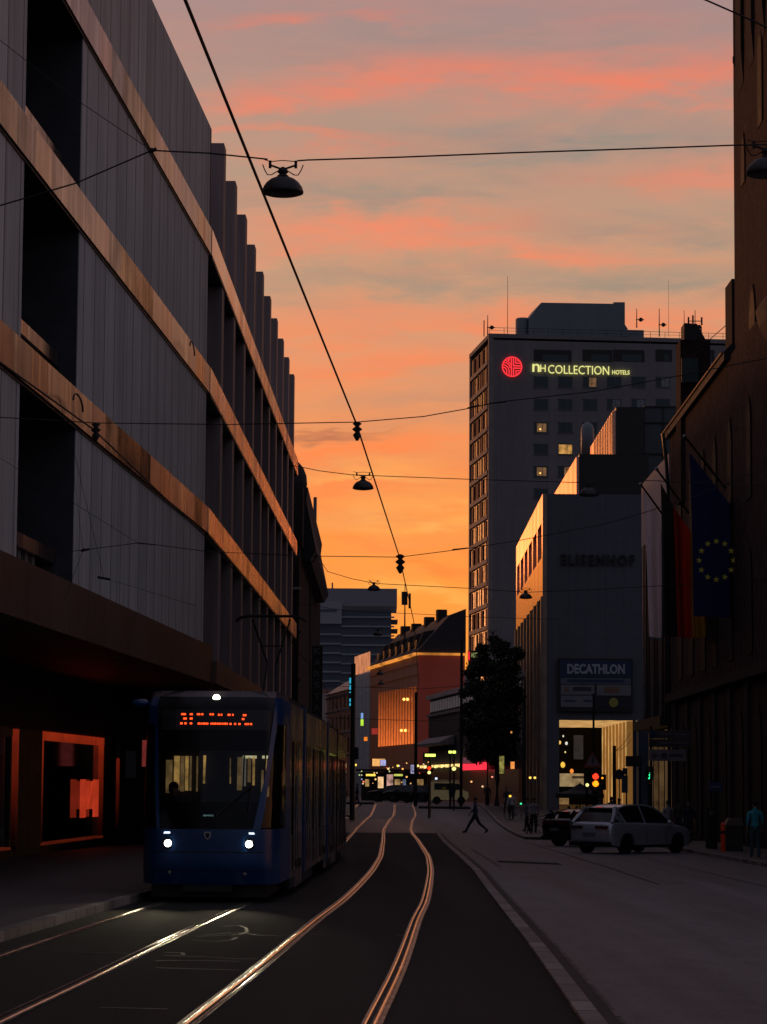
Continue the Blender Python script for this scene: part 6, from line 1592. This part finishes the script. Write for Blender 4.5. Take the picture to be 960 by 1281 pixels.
def S(u, z, off=0.0):
    x, y = planpt(u); x2, y2 = planpt(min(13, u + .05)); x1, y1 = planpt(max(0, u - .05))
    tx, ty = x2 - x1, y2 - y1; l = math.hypot(tx, ty); nx_2, ny_2 = ty / l, -tx / l
    fade = max(0, 1 - y / 2.2)
    yb = y + back(z) * fade
    top = sm(z, 3.15, 3.46); yb += top * .25 * fade
    nrw = 1 - .035 * top
    return Vector(((x + nx_2 * off) * nrw, yb + ny_2 * off, z))
def patch(u0, u1, z0, z1, off=0, nu=10, nz=8):
    f = lambda a, t: a(t) if callable(a) else a
    mb = MB(); b = 0
    for j in range(nz + 1):
        z = z0 + (z1 - z0) * j / nz
        a, c = f(u0, z), f(u1, z)
        for i in range(nu + 1): mb.v.append(S(a + (c - a) * i / nu, z, off))
    for j in range(nz):
        for i in range(nu): mb.f.append((j*(nu+1)+i, j*(nu+1)+i+1, (j+1)*(nu+1)+i+1, (j+1)*(nu+1)+i))
    return mb.xf(F1)
lerp = lambda a, b, t: a + (b - a) * t
zt_ = lambda z: min(1, max(0, (z - 1.18) / (3.36 - 1.18)))
uL0 = lambda z: lerp(4.2, 3.72, zt_(z)); uL1 = lambda z: lerp(4.4, 3.95, zt_(z))
uR0 = lambda z: lerp(8.45, 9.9, zt_(z)); uR1 = lambda z: lerp(8.85, 10.4, zt_(z))
ZB = 1.18
obj('lower_body', patch(0, 13, .28, ZB, 0, 40, 8), M['tramblue'], tram, smooth=True)
obj('lower_seam', patch(3.8, 9.2, .80, .815, .004, 20, 1), M['black'], tram); obj('lower_seam', patch(2.5, 10.5, .50, .512, .004, 20, 1), M['black'], tram)
# windscreen: black header + glass + black lower band
obj('header_panel', patch(uL1, uR0, 2.46, 3.36, .001, 20, 8), M['tramblack'], tram, smooth=True)
obj('windscreen', patch(uL1, uR0, 1.62, 2.459, .001, 20, 8), M['windscreen'], tram, smooth=True)
obj('dashboard_panel', patch(uL1, uR0, ZB, 1.619, .001, 20, 4), M['tramblack'], tram, smooth=True)
obj('pillar', patch(uL0, uL1, ZB, 3.36, .012, 2, 16), M['tramblue'], tram, smooth=True)
obj('pillar', patch(uR0, uR1, ZB, 3.36, .012, 2, 16), M['tramblue'], tram, smooth=True)
obj('cab_side_window', patch(uR1, 12.4, 1.20, 2.9, .002, 10, 8), M['windscreen'], tram, smooth=True)
obj('cab_side_window', patch(.6, uL0, 1.20, 2.9, .002, 10, 8), M['tramblack'], tram, smooth=True)
obj('cab_side_panel', patch(uR1, 13, 2.901, 3.36, .001, 10, 3), M['tramblue'], tram, smooth=True)
obj('cab_side_panel', patch(12.4, 13, ZB, 2.9, .001, 2, 6), M['tramblue'], tram); obj('cab_side_panel', patch(0, uL0, 2.901, 3.36, .001, 10, 3), M['tramblue'], tram); obj('cab_side_panel', patch(0, .6, ZB, 2.9, .001, 2, 6), M['tramblue'], tram)
rfm = patch(0, 13, 3.36, 3.46, 0, 40, 3)
rim = [S(13 * i / 40, 3.46) for i in range(41)]
rfm2 = MB().add([F1(p.x, p.y, p.z) for p in rim], [tuple(range(41))]); rfm.add(rfm2.v, rfm2.f)
obj('roof_cap', rfm, M['tramside'], tram)
# display
dpan = obj('destination_display', patch(lambda z: 4.3, lambda z: 9.4, 2.80, 3.14, .008, 20, 2), M['black'], tram)
def led(pxa, pxb, py, hh=.015):
    # map pixel on the photo to the header surface
    s = 76.2
    z = 3.46 - (py - 865.5) / s
    def u_of(px):
        xw = (px - (258.5 + (1057 - py) * .034)) / 76.2
        for i in range(1300):
            u_ = i / 100
            if planpt(u_)[0] >= xw: return u_
        return 13
    ua, ub = u_of(pxa), u_of(pxb)
    mm = [S(ua, z - hh, .02), S(ub, z - hh, .02), S(ub, z + hh, .02), S(ua, z + hh, .02)]
    obj('led_glyph', MB().add([F1(p.x, p.y, p.z) for p in mm], [(0, 1, 2, 3)]), M['led'], dpan)
K8 = lambda v: 210 + v / 8
for (a, b, yy) in [(130, 176, 896), (217, 246, 896), (288, 322, 896), (333, 352, 896), (414, 434, 896), (440, 458, 896), (500, 520, 896.5), (527, 543, 896.5), (595, 624, 896.5), (640, 655, 896.5), (750, 784, 896.8),
                   (152, 186, 901.5), (217, 244, 901.5), (740, 762, 901.8), (120, 145, 907.6), (162, 186, 907.6), (217, 240, 907.6), (616, 636, 908), (660, 680, 908), (704, 724, 908), (768, 788, 908), (794, 808, 908), (818, 838, 908)]:
    led(K8(a) , K8(b), yy)
for i in range(8):
    if i: led(K8(280 + i * 16), K8(292 + i * 16), 907.8)
for i in range(11): led(K8(425 + i * 16.2), K8(437 + i * 16.2), 907.8)
def on_front(px, py):
    xw = (px - (258.5 + (1057 - py) * .034)) / 76.2; z = 3.46 - (py - 865.5) / 76.2
    for i in range(1301):
        if planpt(i / 100)[0] >= xw: return i / 100, z
    return 13, z
u_, z = on_front(269.5, 875); q = S(u_, z, .01)
obj('top_lamp', MB().lathe([(.065, 0), (.05, -.02), (.01, -.03)], F1(q.x, q.y, q.z), 16, 'y'), M['toplamp'], tram)
for (px, py, w_, sgn) in [(210, 1057, .075, -1), (310, 1057.5, .075, 1)]:
    u_, z = on_front(px, py); q = S(u_, z, .015); c = F1(q.x, q.y - .01, q.z)
    hl = obj('headlight', MB().lathe([(.09, .03), (.085, .0), (.07, -.01)], F1(q.x, q.y + .0, q.z), 20, 'y'), M['metaldk'], tram)
    obj('lens', MB().lathe([(.058, -.015), (.045, -.03), (.01, -.04)], F1(q.x, q.y - .0, q.z), 20, 'y'), M['headlamp'], hl)
    q2 = S(on_front(px + (-1 if sgn < 0 else 3), py - 12)[0], 3.46 - (py - 12 - 865.5) / 76.2, .012)
    m_ = MB().add([F1(q2.x - .06, q2.y, q2.z), F1(q2.x + .06, q2.y, q2.z), F1(q2.x + .045, q2.y, q2.z + .03), F1(q2.x - .045, q2.y, q2.z + .03)], [(0, 1, 2, 3)])
    obj('running_light', m_, emat('running_light_glow', (.75, .85, 1), 1.8), hl)
    la = bpy.data.lights.new('headlight_beam', 'SPOT'); la.energy = 125; la.spot_size = R(34); la.spot_blend = 1.0; la.color = (1, .86, .56); la.shadow_soft_size = .06
    lo = bpy.data.objects.new('headlight_beam', la); COL.objects.link(lo); lo.parent = tram
    lo.location = c + Vector((0, -.14, 0)) - OFF[tram.name]
    dirv = Vector((-.06 if sgn < 0 else -.07, -1, -.055)); lo.rotation_euler = (-dirv).to_track_quat('Z', 'Y').to_euler()
for (px, py) in [(211, 1093), (304, 1094.5)]:
    u_, z = on_front(px, py); q = S(u_, z, .01); obj('reflector', MB().lathe([(.03, 0), (.02, -.02)], F1(q.x, q.y, q.z), 10, 'y'), mat('dim_reflector', (.4, .35, .3), .3, .5) if px < 250 else bpy.data.materials['dim_reflector'], tram)
# shield emblem and small lettering
u_, z = on_front(259.5, 1047); q = S(u_, z, .012)
shp = [(-.055, .06), (.055, .06), (.055, -.01), (.03, -.05), (0, -.07), (-.03, -.05), (-.055, -.01)]
eb = obj('crest', MB().add([F1(q.x + x, q.y, q.z + zz) for x, zz in shp], [tuple(range(7))]), mat('crest_silver', (.4, .4, .42), .4), tram)
obj('crest_figure', MB().add([F1(q.x + x * .62, q.y - .004, q.z + zz * .66) for x, zz in shp], [tuple(range(7))]), M['black'], eb)
u_, z = on_front(254, 1022.5); q = S(u_, z - .012, .014)
obj('small_lettering', text_mb('SIEMENS', lambda x, zz, d: F1(q.x + x, q.y - .004, q.z + zz), .17, .026, 0), emat('pale_lettering', (.3, .55, .55), .35), tram)
# wiper
ua, za = on_front(318, 983); ub, zb2 = on_front(272, 1018)
pa, pb_ = S(on_front(314, 985)[0], on_front(314, 985)[1], .03), S(on_front(270, 1022)[0], on_front(270, 1022)[1], .04); pc = S(on_front(309, 1018)[0], on_front(309, 1018)[1], .04)
obj('wiper', MB().tube([F1(*pb_), F1(*pa)], .016, 5).tube([F1(*pa), F1(*pc)], .014, 5).tube([F1(pa.x - .02, pa.y - .01, pa.z - .05), F1(pb_.x - .02, pb_.y - .01, pb_.z - .07)], .01, 4), M['black'], tram)
# interior
obj('cab_floor', MB().box(-1.05, 1.05, .6, 3.2, 1.1, 1.14).xf(F1), M['black'], tram)
obj('saloon_partition', MB().box(-1.1, 1.1, 3.2, 3.25, 1.12, 3.3).xf(F1), M['tramint'] if False else M['black'], tram)
def ib(px0, px1, py0, py1, m, y=3.0, nm='saloon_light'):
    s = 3400 / (44.6 + y); zc = lambda py: (980 - py) / s + H - tz0
    cx = lambda px: (px - 480) / s - F1(0, y, 0).x
    return obj(nm, MB().box(cx(px0), cx(px1), y, y + .02, zc(py1), zc(py0)).xf(F1), m, tram)
mw_ = emat('saloon_wall_glow', (.42, .27, .11), .26, .5, 6)
for (a, b, c, d, m) in [(211, 219, 953, 994, mw_), (221, 228, 948, 990, M['tramwarm']), (229, 234, 948, 992, mw_), (235, 239, 948, 991, M['tramwarm']), (240.5, 243, 948, 991, mw_), (249, 251, 948, 992, mw_), (257.5, 262, 947, 982, M['tramwarm']),
                        (290.5, 292, 950, 982, mw_), (291, 292.2, 973, 982, M['tramwarm']), (300, 306, 949, 990, mw_), (306, 311, 948, 985, mat('saloon_pale', (.2, .2, .18), .6, emis=(.45, .4, .32), es=.22)), (313, 317, 949, 980, mw_), (319, 322, 948, 984, M['tramwarm']), (307, 324, 947, 950.5, M['trampale']),
                        (331, 341, 947, 950.5, M['trampale']), (334, 337, 951, 975, M['tramwarm']), (330, 333, 965, 992, mw_), (337, 340, 985, 998, mw_)]:
    ib(a, b, c, d, m)
for (xx, tt) in [(.35, 0), (.72, .0), (-.3, 0)]:
    obj('grab_pole', MB().tube([F1(xx, 2.8, 1.2), F1(xx + .05, 2.8, 3.2)], .015, 6), M['metal'], tram)
# driver
dX = F1(-.72, 1.6, 0)
pdv = person(dX.x, dX.y, 1.72, R(180), 'driver sitting behind the left part of the tram windscreen', dk2, dk, seated=True, z=tz0 + .62, arms=.25)
obj('driver_seat', MB().box(dX.x - .25, dX.x + .25, dX.y - .2, dX.y + .25, tz0 + .95, tz0 + 1.05).box(dX.x - .25, dX.x + .25, dX.y + .26, dX.y + .34, tz0 + 1.0, tz0 + 1.7), M['black'], tram)
# mirror camera pod at the left roof edge, side mirror
obj('mirror_pod', MB().ball(F1(-1.22, .9, 3.25), .13, 10, 6, (1.2, .8, .55)), M['tramblue'], tram, smooth=True)
obj('door_mirror', MB().box(-1.42, -1.25, .6, .72, 2.0, 2.45).xf(F1), M['black'], tram)
# modules behind
bounds = [(47.92, 52.0), (52.35, 62.7), (63.05, 69.6), (69.95, 79.5)]
for i, (a, b) in enumerate(bounds):
    Fm, Lm = fr_between(a, b)
    md = obj('body_module', MB().box(-1.15, 1.15, 0, Lm, .30, 1.05).xf(Fm), M['tramside'], tram)
    obj('window_band', MB().box(-1.145, 1.145, .02, Lm - .02, 1.052, 2.75).xf(Fm), M['tramglass2'] if 'tramglass2' in M else M.setdefault('tramglass2', mat('tram_side_glazing', (.10, .066, .062), .12, .4, .4, 1.1, stretch=(1, 1, .2))), md)
    obj('upper_side', MB().box(-1.15, 1.15, 0, Lm, 2.752, 3.36).xf(Fm), M['tramside'], md)
    obj('roof_panel', MB().box(-1.10, 1.10, 0, Lm, 3.362, 3.42).xf(Fm), M['tramgrey'], md)
    obj('roof_equipment', MB().box(-.8, .8, .8, Lm - .6, 3.422, 3.66 if i else 3.5).xf(Fm), M['tramgrey'], md)
    nd_ = max(1, int(Lm / 2.6))
    for j in range(nd_):
        y0 = .5 + j * (Lm - 1) / nd_
        dr_ = obj('door', MB().box(1.152, 1.165, y0 + .3, y0 + 1.6, .42, 2.7).xf(Fm), M['tramglass2'], md)
        sm_ = MB()
        for yy in (y0 + .28, y0 + .94, y0 + 1.6): sm_.box(1.166, 1.174, yy, yy + .03, .42, 2.7)
        obj('door_frame', sm_.xf(Fm), M['black'], dr_)
        obj('handle', MB().tube([Fm(1.185, y0 + 1.05, 1.3), Fm(1.185, y0 + 1.05, 2.1)], .012, 5), M['metal'], dr_)
    for s in (-1, 1):
        obj('skirt', MB().box(s * 1.13 - .02, s * 1.13 + .02, .1, Lm * .36, .12, .298).xf(Fm), M['tramgrey'], md)
        for yy in ([Lm * .45, Lm * .75] if i % 2 == 0 else [Lm * .9]):
            wh_ = obj('wheel', MB().lathe([(.30, -.06), (.31, 0), (.30, .06)], Fm(s * .85, yy, .31), 18, 'x'), M['metaldk'], md)
            obj('wheel_guard', MB().box(s * 1.16 - .012, s * 1.16 + .012, yy - .55, yy + .55, .10, .42).xf(Fm), M['tramside'], wh_)
            obj('guard_gap', MB().box(s * 1.165 - .012, s * 1.165 + .014, yy - .3, yy + .3, .425, .60).xf(Fm), M['black'], wh_)
    # blue end frames and gaiter
    if i:
        obj('end_frame', MB().box(-1.17, 1.17, .0, .55, .28, 3.44).xf(F(Fm(0, 0.0, 0), (Fm.uy.x, Fm.uy.y))), M['tramblue'] if i < 3 else M['tramblack'], md)
    if i < 3:
        pa2, pb2 = tp_(b), tp_(bounds[i + 1][0])
        obj('gaiter', MB().box(-1.02, 1.02, -.05, .45, .4, 3.3).xf(F(Fm(0, Lm, 0), (Fm.uy.x, Fm.uy.y))), M['black'], tram)
obj('underframe', MB().box(-.95, .95, .5, 7, .06, .28).xf(F1), M['black'], tram)
obj('coupler_flap', MB().box(-.4, .4, .14, .5, .16, .30).xf(F1), M['black'], tram)
# pantograph at Y=60
Fp = F((tp_(60).x, 60, gz(tp_(60).x, 60)), (.02, 1))
pg = MB()
zc = P(341, 772, 60).z - gz(tp_(60).x, 60)
pan = obj('pantograph', MB().box(-.5, .5, -.6, .6, 3.66, 3.74).xf(Fp), M['metaldk'], tram)
fr = MB()
for s in (-1, 1):
    fr.tube([Fp(s * .42, .1, zc - .04), Fp(s * .10, .5, zc - 1.0), Fp(s * .16, -.5, 3.76)], .024, 6)
fr.tube([Fp(-.24, .35, zc - .62), Fp(.24, .35, zc - .62)], .016, 5)
obj('arm', fr, M['wire'], pan)
hd = MB()
for yy in (-.16, .16): hd.tube([Fp(-.78, yy, zc - .10), Fp(-.66, yy, zc - .01), Fp(-.5, yy, zc + .02), Fp(.5, yy, zc + .02), Fp(.66, yy, zc - .01), Fp(.78, yy, zc - .10)], .024, 6)
hd.tube([Fp(-.5, -.16, zc), Fp(-.5, .16, zc)], .015, 4).tube([Fp(.5, -.16, zc), Fp(.5, .16, zc)], .015, 4)
obj('contact_head', hd, M['wire'], pan)
